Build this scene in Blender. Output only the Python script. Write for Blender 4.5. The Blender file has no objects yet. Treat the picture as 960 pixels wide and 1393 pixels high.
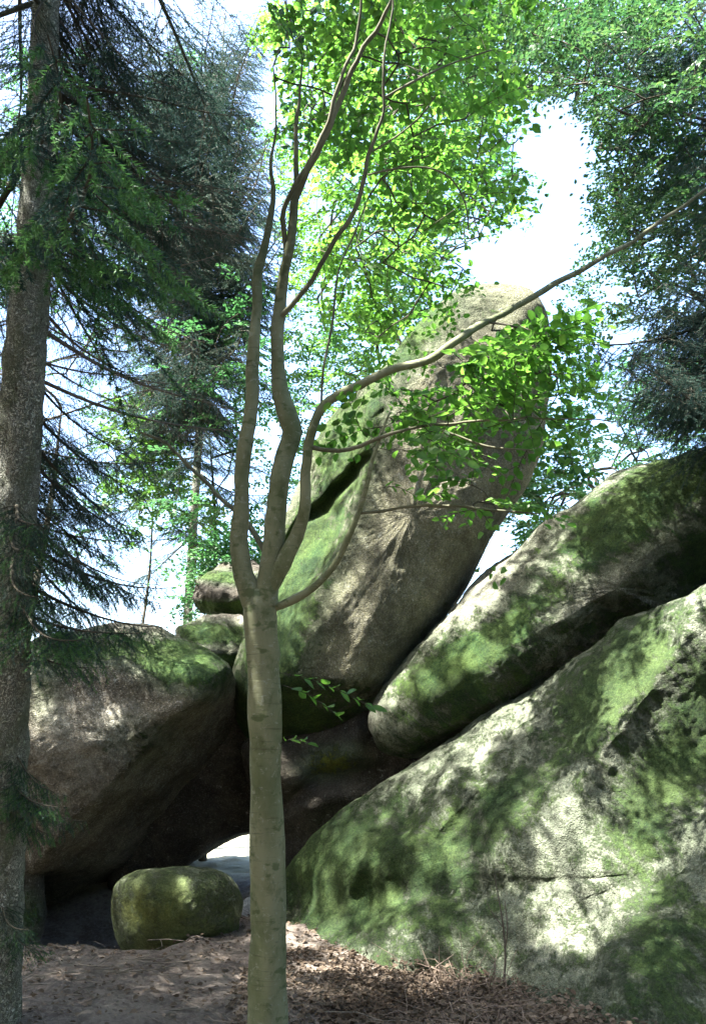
import bpy, math, random
import numpy as np
from mathutils import Vector, Matrix, noise

random.seed(7)
rng = np.random.default_rng(7)
scn = bpy.context.scene
R = math.radians

# ------------------------------------------------------------------ camera
PITCH, FPX, EYE = R(17), 1072.0, 1.7
cam_d = bpy.data.cameras.new('camera')
cam = bpy.data.objects.new('camera', cam_d)
scn.collection.objects.link(cam)
cam_d.sensor_fit = 'VERTICAL'
cam_d.sensor_height = 24
cam_d.lens = 24 * FPX / 1393
cam_d.clip_start = 0.05
cam_d.clip_end = 3000
cam.location = (0, 0, EYE)
cam.rotation_euler = (math.pi / 2 + PITCH, 0, 0)
scn.camera = cam
CF = np.array([0, math.cos(PITCH), math.sin(PITCH)])
CU = np.array([0, -math.sin(PITCH), math.cos(PITCH)])
CR = np.array([1.0, 0, 0])
CO = np.array([0, 0, EYE])

# ------------------------------------------------------------------ light
SUN_DIR = np.array([-0.42, -0.27, 0.86]); SUN_DIR /= np.linalg.norm(SUN_DIR)   # towards the sun
w = bpy.data.worlds.new('World'); scn.world = w; w.use_nodes = True
nt = w.node_tree
sky = nt.nodes.new('ShaderNodeTexSky'); sky.sky_type = 'NISHITA'; sky.sun_disc = False
sky.sun_elevation = math.asin(SUN_DIR[2])
sky.sun_rotation = math.atan2(SUN_DIR[0], SUN_DIR[1])
sky.air_density = 1.0; sky.dust_density = 3.0; sky.ozone_density = 1.0
hsv = nt.nodes.new('ShaderNodeHueSaturation'); hsv.inputs['Saturation'].default_value = 1.12; hsv.inputs['Value'].default_value = 1.1
nt.links.new(sky.outputs[0], hsv.inputs['Color']); nt.links.new(hsv.outputs[0], nt.nodes['Background'].inputs[0])
nt.nodes['Background'].inputs[1].default_value = 0.12
sd = bpy.data.lights.new('sun', 'SUN'); sd.energy = 5.0; sd.angle = R(0.53); sd.color = (1, 0.98, 0.94)
so = bpy.data.objects.new('sun', sd); scn.collection.objects.link(so)
so.rotation_euler = Vector(SUN_DIR).to_track_quat('Z', 'Y').to_euler()
scn.view_settings.view_transform = 'Standard'
scn.view_settings.look = 'None'
scn.view_settings.gamma = 1
scn.view_settings.use_curve_mapping = False
scn.view_settings.exposure = 3.25
scn.cycles.max_bounces = 7
scn.cycles.diffuse_bounces = 4
scn.cycles.transmission_bounces = 4
scn.cycles.sample_clamp_indirect = 6

# ------------------------------------------------------------------ helpers
def P(px, py, d):
    return CO + CR * ((px - 480) / FPX * d) - CU * ((py - 696.5) / FPX * d) + CF * d

def PA(a):
    a = np.asarray(a, float)
    return (CO + np.outer((a[:, 0] - 480) / FPX * a[:, 2], CR)
            - np.outer((a[:, 1] - 696.5) / FPX * a[:, 2], CU) + np.outer(a[:, 2], CF))

def proj(p):
    q = np.atleast_2d(p) - CO
    d = q @ CF
    dd = np.where(np.abs(d) < 1e-3, 1e-3, d)
    return np.stack([480 + (q @ CR) / dd * FPX, 696.5 - (q @ CU) / dd * FPX, d], 1)

def ground_z(x, y):
    dip = -0.45 * max(0.0, min(1.0, (y - 7.75) / 0.5)) * max(0.0, min(1.0, (12.0 - y) / 1.0)) * max(0.0, min(1.0, (-1.55 - x) / 0.5)) * max(0.0, min(1.0, (x + 6) / 1.0))
    return (dip + 0.10 * math.sin(x * 0.9 + 1.0) * math.sin(y * 0.7) * min(1.0, abs(y) / 6)
            + 0.05 * noise.noise((x * 1.3, y * 1.3, 3)) + 0.25 * noise.noise((x * 0.12, y * 0.12, 9)) * min(1, max(0, (y - 9) / 10)))

def G(px, py, sink=0.0):
    """depth at which the view ray meets the ground (sunk by sink)"""
    lo = (CF - CU * ((py - 696.5) / FPX))[2]
    d = -(EYE + sink) / lo
    for _ in range(3):
        p = P(px, py, d)
        d = -(EYE + sink - ground_z(p[0], p[1])) / lo
    return d

def inside(poly, x, y):
    c = np.zeros(len(x), bool)
    n = len(poly)
    for i in range(n):
        x1, y1 = poly[i]; x2, y2 = poly[(i + 1) % n]
        if y1 == y2: continue
        c ^= ((y1 > y) != (y2 > y)) & (x < (x2 - x1) * (y - y1) / (y2 - y1) + x1)
    return c

def smooth(a, b, x):
    t = np.clip((x - a) / (b - a), 0, 1)
    return t * t * (3 - 2 * t)

def catmull(pts, step):
    pts = np.asarray(pts, float)
    out = []
    n = len(pts)
    for i in range(n - 1):
        p0 = pts[max(i - 1, 0)]; p1 = pts[i]; p2 = pts[i + 1]; p3 = pts[min(i + 2, n - 1)]
        k = max(1, int(np.linalg.norm((p2 - p1)[:3]) / step))
        for j in range(k):
            t = j / k
            out.append(0.5 * (2 * p1 + (p2 - p0) * t + (2 * p0 - 5 * p1 + 4 * p2 - p3) * t * t + (3 * p1 - p0 - 3 * p2 + p3) * t ** 3))
    out.append(pts[-1])
    return np.array(out)

class Geo:
    def __init__(s): s.v = []; s.q = []; s.t = []; s.n = 0
    def add(s, v, quads=None, tris=None):
        if quads is not None and len(quads): s.q.append(np.asarray(quads) + s.n)
        if tris is not None and len(tris): s.t.append(np.asarray(tris) + s.n)
        s.v.append(v); s.n += len(v)
    def tube(s, pts, rad, sides=6, bump=None):
        pts = np.asarray(pts, float); m = len(pts)
        if m < 2: return
        rad = np.broadcast_to(rad, (m,))
        t = np.gradient(pts, axis=0); t /= np.linalg.norm(t, axis=1)[:, None] + 1e-9
        ref = np.array([0.31, 0.87, 0.12]) if abs(t[0] @ [0.31, 0.87, 0.12]) < 0.8 else np.array([1, 0, 0.2])
        a = np.cross(t, ref); a /= np.linalg.norm(a, axis=1)[:, None] + 1e-9
        b = np.cross(t, a)
        th = np.arange(sides) / sides * 2 * math.pi
        off = np.cos(th)[None, :, None] * a[:, None, :] + np.sin(th)[None, :, None] * b[:, None, :]
        rr = rad[:, None, None]
        v = pts[:, None, :] + off * rr
        if bump is not None: v = bump(v, off, pts, rad)
        i = np.arange(m - 1)[:, None] * sides; j = np.arange(sides)[None, :]; j2 = (j + 1) % sides
        q = np.stack([i + j, i + j2, i + sides + j2, i + sides + j], -1).reshape(-1, 4)
        s.add(v.reshape(-1, 3), quads=q)
        if rad[-1] > 0.004:
            k = s.n - sides
            s.t.append(np.array([[k, k + x, k + x + 1] for x in range(1, sides - 1)]))
    def mesh(s, name, mat, sm=True):
        me = bpy.data.meshes.new(name)
        v = np.concatenate(s.v).astype(np.float32)
        q = np.concatenate(s.q) if s.q else np.zeros((0, 4), int)
        t = np.concatenate(s.t) if s.t else np.zeros((0, 3), int)
        me.vertices.add(len(v)); me.vertices.foreach_set('co', v.ravel())
        li = np.concatenate([q.ravel(), t.ravel()]).astype(np.int32)
        me.loops.add(len(li)); me.loops.foreach_set('vertex_index', li)
        me.polygons.add(len(q) + len(t))
        st = np.concatenate([np.arange(len(q)) * 4, len(q) * 4 + np.arange(len(t)) * 3]).astype(np.int32)
        me.polygons.foreach_set('loop_start', st)
        me.polygons.foreach_set('use_smooth', np.full(len(q) + len(t), sm))
        me.update(calc_edges=True)
        me.materials.append(mat)
        return me

def link(name, me, parent=None, loc=None, **props):
    o = bpy.data.objects.new(name, me); scn.collection.objects.link(o)
    if loc is not None: o.location = loc
    if parent is not None: o.parent = parent
    for k, v in props.items(): o[k] = v
    return o

def empty(name, loc, label, cat, group=None):
    o = bpy.data.objects.new(name, None); scn.collection.objects.link(o)
    o.location = Vector(loc); o['label'] = label; o['category'] = cat
    o.empty_display_size = 0.3
    if group: o['group'] = group
    return o

def recentre(geo, loc):
    loc = np.asarray(loc, float)
    geo.v = [x - loc for x in geo.v]

# ------------------------------------------------------------------ materials
class Mat:
    def __init__(s, name):
        s.m = bpy.data.materials.new(name); s.m.use_nodes = True
        s.nt = s.m.node_tree; s.b = s.nt.nodes['Principled BSDF']
        s.out = s.nt.nodes['Material Output']
        s.tc = s.n('ShaderNodeTexCoord')
    def n(s, t, **k):
        x = s.nt.nodes.new(t)
        for a, v in k.items(): setattr(x, a, v)
        return x
    def l(s, a, b): s.nt.links.new(a, b)
    def noise(s, scale, detail=4, rough=0.55, vec=None, stretch=None, dist=0.0):
        x = s.n('ShaderNodeTexNoise'); x.inputs['Scale'].default_value = scale
        x.inputs['Detail'].default_value = detail; x.inputs['Roughness'].default_value = rough
        x.inputs['Distortion'].default_value = dist
        v = vec or s.tc.outputs['Object']
        if stretch:
            mp = s.n('ShaderNodeMapping'); mp.inputs['Scale'].default_value = stretch
            s.l(v, mp.inputs['Vector']); v = mp.outputs[0]
        s.l(v, x.inputs['Vector']); return x.outputs['Fac']
    def voro(s, scale, feature='F1', vec=None, out='Distance'):
        x = s.n('ShaderNodeTexVoronoi', feature=feature); x.inputs['Scale'].default_value = scale
        s.l(vec or s.tc.outputs['Object'], x.inputs['Vector']); return x.outputs[out]
    def math(s, op, a, b=None, c=None, clamp=False):
        x = s.n('ShaderNodeMath', operation=op); x.use_clamp = clamp
        for i, v in enumerate((a, b, c)):
            if v is None: continue
            if isinstance(v, (int, float)): x.inputs[i].default_value = v
            else: s.l(v, x.inputs[i])
        return x.outputs[0]
    def ramp(s, f, a, b, lo=0.0, hi=1.0):
        x = s.n('ShaderNodeMapRange', interpolation_type='SMOOTHSTEP')
        s.l(f, x.inputs[0])
        x.inputs[1].default_value = a; x.inputs[2].default_value = b
        x.inputs[3].default_value = lo; x.inputs[4].default_value = hi
        return x.outputs[0]
    def mix(s, f, a, b):
        x = s.n('ShaderNodeMix', data_type='RGBA')
        for i, v in ((0, f), (6, a), (7, b)):
            if isinstance(v, (int, float)): x.inputs[i].default_value = v
            elif isinstance(v, tuple): x.inputs[i].default_value = (*v, 1)
            else: s.l(v, x.inputs[i])
        return x.outputs[2]
    def attr(s, name):
        x = s.n('ShaderNodeAttribute'); x.attribute_name = name; return x.outputs['Fac']
    def bump(s, h, strength, dist, prev=None):
        x = s.n('ShaderNodeBump'); x.inputs['Strength'].default_value = strength
        x.inputs['Distance'].default_value = dist
        s.l(h, x.inputs['Height'])
        if prev is not None: s.l(prev, x.inputs['Normal'])
        return x.outputs[0]

def rot_vec(m, e):
    mp = m.n('ShaderNodeMapping'); mp.inputs['Rotation'].default_value = e
    m.l(m.tc.outputs['Object'], mp.inputs['Vector']); return mp.outputs[0]

def rock_material(name, c1=(0.20, 0.17, 0.12), c2=(0.36, 0.325, 0.26), mossA=(0.022, 0.058, 0.018), mossB=(0.085, 0.135, 0.033), spk=1.0, pale=(0.42, 0.39, 0.32), runnel=0.0, mstretch=None):
    m = Mat(name)
    big = m.noise(1.1, 5, 0.6); mid = m.noise(6, 5, 0.65)
    grain = m.noise(75, 3, 0.7); cryst = m.voro(70, out='Color'); cd = m.voro(70)
    f = m.math('ADD', m.math('MULTIPLY', big, 0.6), m.math('MULTIPLY', mid, 0.4))
    col = m.mix(m.ramp(f, 0.36, 0.64), c1, c2)
    sep = m.n('ShaderNodeSeparateColor'); m.l(cryst, sep.inputs[0])
    col = m.mix(m.ramp(sep.outputs[0], 0.78, 0.95, 0, 0.6 * spk), col, (0.06, 0.055, 0.05))
    col = m.mix(m.ramp(sep.outputs[1], 0.70, 0.95, 0, 0.4 * spk), col, (0.46, 0.43, 0.37))
    streak = m.noise(3.0, 5, 0.6, stretch=(2.2, 2.2, 0.35))
    col = m.mix(m.ramp(streak, 0.52, 0.72, 0, 0.6), col, (0.075, 0.068, 0.052))
    lich = m.noise(9, 6, 0.7, dist=0.4)
    col = m.mix(m.ramp(lich, 0.60, 0.70, 0, 0.6), col, (0.36, 0.37, 0.31))
    col = m.mix(m.math('MULTIPLY', m.attr('pale'), m.ramp(m.noise(14, 5, 0.7), 0.35, 0.6)), col, pale)  # paler patches at the marked spots: sunlight put into the rock colour
    # moss
    mf = m.noise(38, 4, 0.75); mm = m.noise(5, 6, 0.7, dist=0.5) if mstretch is None else m.noise(1, 6, 0.7, vec=rot_vec(m, mstretch[0]), stretch=mstretch[1], dist=0.4); mb = m.noise(2.2, 4, 0.6)
    a = m.attr('moss')
    k = m.math('ADD', a, m.math('MULTIPLY', m.math('SUBTRACT', mm, 0.5), 1.5))
    k = m.math('ADD', k, m.math('MULTIPLY', m.math('SUBTRACT', mf, 0.5), 0.7))
    mask = m.math('MULTIPLY', m.ramp(k, 0.36, 0.62), m.ramp(a, 0.02, 0.2))
    mosc = m.mix(m.ramp(m.math('ADD', m.math('MULTIPLY', mf, 0.5), m.math('MULTIPLY', mb, 0.5)), 0.36, 0.62), mossA, mossB)
    mosc = m.mix(m.math('MULTIPLY', m.attr('gold'), m.ramp(mm, 0.35, 0.55)), mosc, (0.19, 0.19, 0.025))
    # thin film of algae between
    film = m.math('MULTIPLY', m.ramp(a, 0.0, 0.4), 0.7)
    col = m.mix(film, col, (0.085, 0.108, 0.06))
    col = m.mix(mask, col, mosc)
    fine = m.math('ADD', m.math('MULTIPLY', m.noise(42, 5, 0.8), 0.6), m.math('MULTIPLY', m.noise(140, 2, 0.7), 0.4))
    vm = m.n('ShaderNodeVectorMath', operation='SCALE'); m.l(col, vm.inputs[0]); m.l(m.math('MULTIPLY', m.ramp(fine, 0.34, 0.66, 0.6, 1.4), m.ramp(m.noise(1.9, 6, 0.7, dist=0.5), 0.38, 0.62, 0.68, 1.2)), vm.inputs['Scale'])
    m.l(vm.outputs[0], m.b.inputs['Base Color'])
    m.b.inputs['Roughness'].default_value = 0.92
    m.b.inputs['Specular IOR Level'].default_value = 0.25
    h1 = m.math('ADD', m.math('MULTIPLY', grain, 0.6), m.math('MULTIPLY', cd, 0.8))
    n1 = m.bump(mid, 0.5, 0.05)
    if runnel: n1 = m.bump(m.noise(1, 5, 0.6, vec=rot_vec(m, (0, R(22), 0)), stretch=(16, 16, 1.6), dist=0.3), runnel, 0.06, n1)
    n1 = m.bump(m.noise(22, 5, 0.75), 0.8, 0.03, n1)
    n1 = m.bump(h1, 0.9, 0.014, n1)
    hm = m.math('MULTIPLY', mask, m.math('ADD', m.noise(60, 4, 0.8), m.math('MULTIPLY', m.noise(16, 3), 1.2)))
    n1 = m.bump(hm, 1.0, 0.045, n1)
    m.l(n1, m.b.inputs['Normal'])
    return m.m

ROCK = rock_material('granite', (0.10, 0.095, 0.07), (0.22, 0.20, 0.155), mstretch=((0, R(-40), 0), (2.5, 5, 8)))
ROCK_WARM = rock_material('granite_warm', (0.125, 0.115, 0.065), (0.21, 0.195, 0.125), spk=0.7, runnel=0.8, pale=(0.3, 0.29, 0.24))
ROCK_PALE = rock_material('granite_pale', (0.095, 0.097, 0.07), (0.205, 0.20, 0.16), (0.024, 0.052, 0.015), (0.075, 0.115, 0.034), mstretch=((0, R(-48), 0), (2.0, 5, 6.5)))
ROCK_SHADE_DARK = rock_material('granite_shade_dark', (0.035, 0.03, 0.022), (0.08, 0.068, 0.05), spk=0.25, pale=(0.1, 0.09, 0.07))  # very dark tone: the cave's shade put into the rock colour
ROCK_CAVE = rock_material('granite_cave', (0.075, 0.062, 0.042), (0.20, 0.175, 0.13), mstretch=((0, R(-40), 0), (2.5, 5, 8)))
ROCK_STONE = rock_material('granite_stone', (0.34, 0.35, 0.34), (0.5, 0.51, 0.5), spk=0.3)
ROCK_GREEN = rock_material('granite_green', (0.12, 0.125, 0.07), (0.20, 0.205, 0.12), (0.055, 0.08, 0.028), (0.11, 0.14, 0.055))

def leaf_material(name, a, b, back=0.45, rough=0.45):
    m = Mat(name)
    g = m.n('ShaderNodeNewGeometry')
    oi = m.n('ShaderNodeObjectInfo')
    r = m.math('FRACT', m.math('ADD', g.outputs['Random Per Island'], oi.outputs['Random']))
    col = m.mix(r, a, b)
    n_ = m.noise(1.2, 2)
    col2 = m.mix(m.ramp(n_, 0.3, 0.7), col, tuple(x * 0.75 for x in a))
    m.l(col2, m.b.inputs['Base Color']); m.b.inputs['Roughness'].default_value = rough; m.b.inputs['Specular IOR Level'].default_value = 0.3 if rough < 0.5 else 0.12
    tr = m.n('ShaderNodeBsdfTranslucent')
    hs = m.n('ShaderNodeHueSaturation'); hs.inputs['Value'].default_value = 2.0; hs.inputs['Hue'].default_value = 0.497
    hs.inputs['Saturation'].default_value = 1.1
    m.l(col2, hs.inputs['Color']); m.l(hs.outputs[0], tr.inputs['Color'])
    mx = m.n('ShaderNodeMixShader'); mx.inputs[0].default_value = back
    m.l(m.b.outputs[0], mx.inputs[1]); m.l(tr.outputs[0], mx.inputs[2]); m.l(mx.outputs[0], m.out.inputs[0])
    return m.m

LEAF_BRIGHT = leaf_material('beech_leaf', (0.065, 0.155, 0.03), (0.115, 0.21, 0.045), 0.55)
LEAF_MID = leaf_material('mid_leaf', (0.05, 0.12, 0.025), (0.09, 0.16, 0.035), 0.45)
LEAF_COOL = leaf_material('cool_leaf', (0.035, 0.10, 0.035), (0.065, 0.14, 0.05), 0.5)
LEAF_RIGHT = leaf_material('right_leaf', (0.028, 0.075, 0.028), (0.07, 0.12, 0.035), 0.35)
LEAF_CANOPY = leaf_material('canopy_leaf', (0.025, 0.065, 0.028), (0.045, 0.095, 0.035), 0.3)
LEAF_DARK = leaf_material('dark_leaf', (0.025, 0.06, 0.02), (0.05, 0.09, 0.025), 0.35)
NEEDLE = leaf_material('needle', (0.026, 0.058, 0.046), (0.048, 0.088, 0.06), 0.15, 0.55)
NEEDLE_GREY = leaf_material('needle_grey', (0.03, 0.055, 0.040), (0.055, 0.075, 0.05), 0.15, 0.6)
NEEDLE_FRESH = leaf_material('needle_fresh', (0.055, 0.13, 0.045), (0.09, 0.18, 0.055), 0.3, 0.5)
DEAD_LEAF = leaf_material('dead_leaf', (0.075, 0.055, 0.038), (0.21, 0.165, 0.12), 0.2, 0.8)

MOSS = leaf_material('moss_blades', (0.035, 0.085, 0.022), (0.10, 0.15, 0.035), 0.3, 0.8)

def bark_material(name, c1, c2, c3, fine=(14, 14, 5), bump=0.6, dist=0.01, scaly=False, smooth_bark=False):
    m = Mat(name)
    f = m.noise(3.0, 5, 0.65, stretch=(1, 1, 0.5)); g = m.noise(1, 5, 0.7, stretch=fine)
    h = m.noise(1, 4, 0.7, stretch=(60, 60, 30))
    col = m.mix(m.ramp(f, 0.35, 0.62), c1, c2)
    col = m.mix(m.ramp(g, 0.50, 0.70, 0, 0.7), col, c3)
    if scaly:
        v = m.n('ShaderNodeTexVoronoi', feature='DISTANCE_TO_EDGE')
        mp = m.n('ShaderNodeMapping'); mp.inputs['Scale'].default_value = (17, 17, 4.5)
        wr = m.n('ShaderNodeVectorMath', operation='ADD')
        nz = m.n('ShaderNodeTexNoise'); nz.inputs['Scale'].default_value = 18
        m.l(m.tc.outputs['Object'], nz.inputs['Vector'])
        sc = m.n('ShaderNodeVectorMath', operation='SCALE'); sc.inputs['Scale'].default_value = 0.11
        m.l(nz.outputs['Color'], sc.inputs[0]); m.l(m.tc.outputs['Object'], wr.inputs[0]); m.l(sc.outputs[0], wr.inputs[1])
        m.l(wr.outputs[0], mp.inputs[0]); m.l(mp.outputs[0], v.inputs['Vector'])
        e = m.ramp(v.outputs['Distance'], 0.0, 0.22)
        col = m.mix(e, tuple(x * 0.45 for x in c1), col)
        n0 = m.bump(e, 1.0, 0.022)
        col = m.mix(m.ramp(m.noise(1, 4, 0.65, stretch=(6, 6, 2)), 0.5, 0.62, 0, 0.6), col, (0.15, 0.17, 0.10))
        col = m.mix(m.ramp(m.noise(1, 3, 0.6, stretch=(30, 30, 5)), 0.62, 0.7, 0, 0.8), col, (0.06, 0.045, 0.03))
    else:
        n0 = None
    if smooth_bark:
        lic = m.noise(1, 5, 0.7, stretch=(20, 20, 26), dist=0.6)
        col = m.mix(m.ramp(lic, 0.56, 0.64, 0, 0.7), col, (0.25, 0.26, 0.19))
        col = m.mix(m.ramp(m.noise(1, 3, 0.6, stretch=(7, 7, 12)), 0.58, 0.66, 0, 0.7), col, (0.06, 0.085, 0.03))
        wr_ = m.noise(1, 4, 0.6, stretch=(5, 5, 75), dist=0.5)
        col = m.mix(m.ramp(wr_, 0.60, 0.68, 0, 0.45), col, (0.05, 0.05, 0.03))
        n0 = m.bump(wr_, 0.5, 0.006)
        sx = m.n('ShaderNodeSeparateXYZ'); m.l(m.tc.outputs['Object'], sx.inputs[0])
        col = m.mix(m.ramp(sx.outputs[2], 3.9, 5.8, 0, 0.65), col, (0.045, 0.042, 0.028))  # upper stems darken with height: backlit shade put into the bark
    m.l(col, m.b.inputs['Base Color']); m.b.inputs['Roughness'].default_value = 0.88
    m.b.inputs['Specular IOR Level'].default_value = 0.25
    n1 = m.bump(g, bump, dist, n0)
    n1 = m.bump(h, 0.35, 0.004, n1)
    m.l(n1, m.b.inputs['Normal'])
    return m.m

BARK_BEECH = bark_material('beech_bark', (0.115, 0.13, 0.062), (0.20, 0.205, 0.12), (0.075, 0.09, 0.038), (9, 9, 5), 0.35, 0.006, smooth_bark=True)
BARK_DARK = bark_material('twig_bark', (0.04, 0.036, 0.024), (0.075, 0.066, 0.045), (0.03, 0.026, 0.019))
BARK_SPRUCE = bark_material('spruce_bark', (0.32, 0.325, 0.25), (0.46, 0.46, 0.38), (0.21, 0.26, 0.15), (22, 22, 9), 0.6, 0.01, True)
TWIG_GREY = bark_material('dead_twig', (0.09, 0.075, 0.058), (0.17, 0.145, 0.115), (0.06, 0.05, 0.04))
BARK_BACKLIT = bark_material('beech_limb_backlit', (0.085, 0.085, 0.05), (0.14, 0.135, 0.085), (0.06, 0.062, 0.036))  # darker bark for thin limbs, their backlit look put into the colour

# ------------------------------------------------------------------ ground
def axis(lo, hi, n_lo, n_hi, a, b, n):
    far1 = -np.geomspace(0.3, a - lo, n_lo)[::-1] + a
    far2 = np.geomspace(0.3, hi - b, n_hi) + b
    return np.concatenate([far1, np.linspace(a, b, n), far2])
gx = axis(-700, 700, 24, 24, -6, 7, 200)
gy = axis(-300, 1200, 20, 30, 3, 14, 170)
nx, ny = len(gx), len(gy)
gv = np.empty((ny, nx, 3))
for j in range(ny):
    for i in range(nx):
        x, y = gx[i], gy[j]
        z = ground_z(x, y)
        if -7 < x < 8 and 2 < y < 15:
            z += 0.035 * noise.fractal((x * 4, y * 4, 0), 0.8, 2.1, 4) + 0.012 * noise.noise((x * 17, y * 17, 5))
        gv[j, i] = (x, y, z)
g = Geo()
idx = np.arange(nx * ny).reshape(ny, nx)
g.add(gv.reshape(-1, 3), quads=np.stack([idx[:-1, :-1], idx[:-1, 1:], idx[1:, 1:], idx[1:, :-1]], -1).reshape(-1, 4))
m = Mat('forest_floor')
a1 = m.noise(2.2, 6, 0.7); a2 = m.noise(28, 5, 0.75); a3 = m.voro(30, out='Color')
sp = m.n('ShaderNodeSeparateColor'); m.l(a3, sp.inputs[0])
c = m.mix(m.ramp(a1, 0.38, 0.62), (0.075, 0.056, 0.043), (0.15, 0.122, 0.095))
c = m.mix(m.ramp(a2, 0.42, 0.65, 0, 0.7), c, (0.20, 0.168, 0.135))
c = m.mix(m.ramp(sp.outputs[0], 0.7, 0.9, 0, 0.6), c, (0.08, 0.055, 0.04))
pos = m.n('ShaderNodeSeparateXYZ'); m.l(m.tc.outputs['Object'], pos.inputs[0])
c = m.mix(m.math('MULTIPLY', m.ramp(pos.outputs[1], 11.6, 13.0), 0.85), c, (0.42, 0.39, 0.26))  # far ground paled: sunlit glare of the opening put into the colour
m.l(c, m.b.inputs['Base Color']); m.b.inputs['Roughness'].default_value = 0.95
n1 = m.bump(a2, 0.9, 0.03); n1 = m.bump(m.noise(90, 4, 0.8), 0.8, 0.01, n1)
m.l(n1, m.b.inputs['Normal'])
link('ground', g.mesh('ground', m.m), kind='structure')

# ------------------------------------------------------------------ boulders
def boulder(label, outline, centre, front, back, mat, power=2.4, nth=220, nf=80, nb=30, amp=(0.06, 0.02, 0.006),
            relief=None, moss=(), up_moss=0.5, pale=(), gold=(), name='boulder', cat='boulder', seed=0, axis_dir=None, moss_base=0.0, group=None, ledge=0.010, tufts=0, tuft_min=0.45):
    """closed rock: a 3D rim (px, py, depth points) swelling towards and away from the viewer's side"""
    rim = PA([(a, b, c) for a, b, c in outline]); C = P(*centre)
    ring = np.vstack([rim, rim[:1]])
    # closed catmull
    n = len(rim); dens = []
    for i in range(n):
        p0, p1, p2, p3 = rim[i - 1], rim[i], rim[(i + 1) % n], rim[(i + 2) % n]
        for t in np.arange(0, 1, 0.05):
            dens.append(0.5 * (2 * p1 + (p2 - p0) * t + (2 * p0 - 5 * p1 + 4 * p2 - p3) * t * t + (3 * p1 - p0 - 3 * p2 + p3) * t ** 3))
    dens = np.array(dens)
    L = np.linalg.norm(np.roll(dens, -1, 0) - dens, axis=1); s = np.concatenate([[0], np.cumsum(L)])
    u = np.linspace(0, s[-1], nth, endpoint=False)
    dd = np.vstack([dens, dens[:1]])
    rimd = np.stack([np.interp(u, s, dd[:, k]) for k in range(3)], 1)
    nrm = (CO - C) / np.linalg.norm(CO - C) if axis_dir is None else np.array(axis_dir) / np.linalg.norm(axis_dir)
    layers = []
    isf = []
    for k in range(nf):                       # from the front pole outwards
        a = (k + 0.5) / nf * math.pi / 2
        layers.append((math.sin(a) ** (2 / power), front * math.cos(a) ** (2 / power))); isf.append(1)
    for k in range(nb):
        a = math.pi / 2 - (k + 0.5) / nb * math.pi / 2
        layers.append((math.sin(a) ** (2 / power), -back * math.cos(a) ** (2 / power))); isf.append(0)
    V = [C + nrm * front]
    for (r, h) in layers:
        V.append(C + (rimd - C) * r + nrm * h)
    V.append(C - nrm * back)
    V = np.vstack([np.atleast_2d(x) for x in V])
    nl = len(layers)
    idx = 1 + np.arange(nl * nth).reshape(nl, nth)
    q = np.stack([idx[:-1], np.roll(idx[:-1], -1, 1), np.roll(idx[1:], -1, 1), idx[1:]], -1).reshape(-1, 4)
    t1 = np.stack([np.zeros(nth, int), np.roll(idx[0], -1), idx[0]], -1)
    t2 = np.stack([np.full(nth, len(V) - 1), idx[-1], np.roll(idx[-1], -1)], -1)
    isf = np.concatenate([[1.0], np.repeat(np.array(isf, float), nth), [0.0]])
    if relief is not None:
        pr = proj(V); ray = (V - CO); ray /= np.linalg.norm(ray, axis=1)[:, None]
        rr = np.concatenate([[0.0], np.repeat([x[0] for x in layers], nth), [0.0]])
        V = V + ray * (relief(pr[:, 0], pr[:, 1]) * np.where(isf > 0, 1.0, 0.25 + 0.75 * rr ** 5))[:, None]
    # flip if the winding came out inside out
    ar = 0
    pr = proj(rimd); x, y = pr[:, 0], pr[:, 1]
    ar = np.sum(x * np.roll(y, -1) - np.roll(x, -1) * y)
    if ar < 0:
        pass
    else:
        q = q[:, ::-1]; t1 = t1[:, ::-1]; t2 = t2[:, ::-1]
    g = Geo(); g.add(V, quads=q, tris=np.vstack([t1, t2]))
    base = np.array([C[0], C[1], max(V[:, 2].min(), -0.1)])
    recentre(g, base)
    me = g.mesh(name, mat)
    N = np.empty(len(V) * 3, np.float32); me.vertices.foreach_get('normal', N); N = N.reshape(-1, 3)
    D = np.empty(len(V))
    for i in range(len(V)):
        p = V[i]
        D[i] = (amp[0] * noise.fractal((p[0] * 0.9 + seed, p[1] * 0.9, p[2] * 0.9), 1, 2, 2)
                + amp[1] * noise.fractal((p[0] * 3.6, p[1] * 3.6 + seed, p[2] * 3.6), 1, 2, 3)
                + amp[2] * noise.fractal((p[0] * 17, p[1] * 17, p[2] * 17 + seed), 0.8, 2, 2))
        if ledge:
            k = 5.0 * noise.fractal((p[0] * 1.1 + p[2] * 0.9 + seed, p[1] * 1.1, p[2] * 1.6 - p[0] * 0.8), 1, 2, 4)
            f = k - math.floor(k)
            D[i] += ledge * (math.floor(k) + min(1.0, f / 0.12))
    V2 = V + N * D[:, None]
    me.vertices.foreach_set('co', (V2 - base).astype(np.float32).ravel()); me.update()
    me.vertices.foreach_get('normal', N.ravel()) if False else None
    pr = proj(V2)
    def blobs(bl):
        s_ = np.zeros(len(V2))
        for (bx, by, rx, ry, ang, st) in bl:
            ca, sa = math.cos(R(ang)), math.sin(R(ang))
            dx, dy = pr[:, 0] - bx, pr[:, 1] - by
            s_ += st * np.exp(-(((dx * ca + dy * sa) / rx) ** 2 + ((-dx * sa + dy * ca) / ry) ** 2))
        return s_
    ms = np.clip(moss_base + blobs(moss) + up_moss * smooth(0.25, 0.85, N[:, 2]), 0, 1)
    for nm, val in (('moss', ms), ('pale', np.clip(blobs(pale), 0, 1)), ('gold', np.clip(blobs(gold), 0, 1))):
        at = me.attributes.new(nm, 'FLOAT', 'POINT'); at.data.foreach_set('value', val.astype(np.float32))
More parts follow.
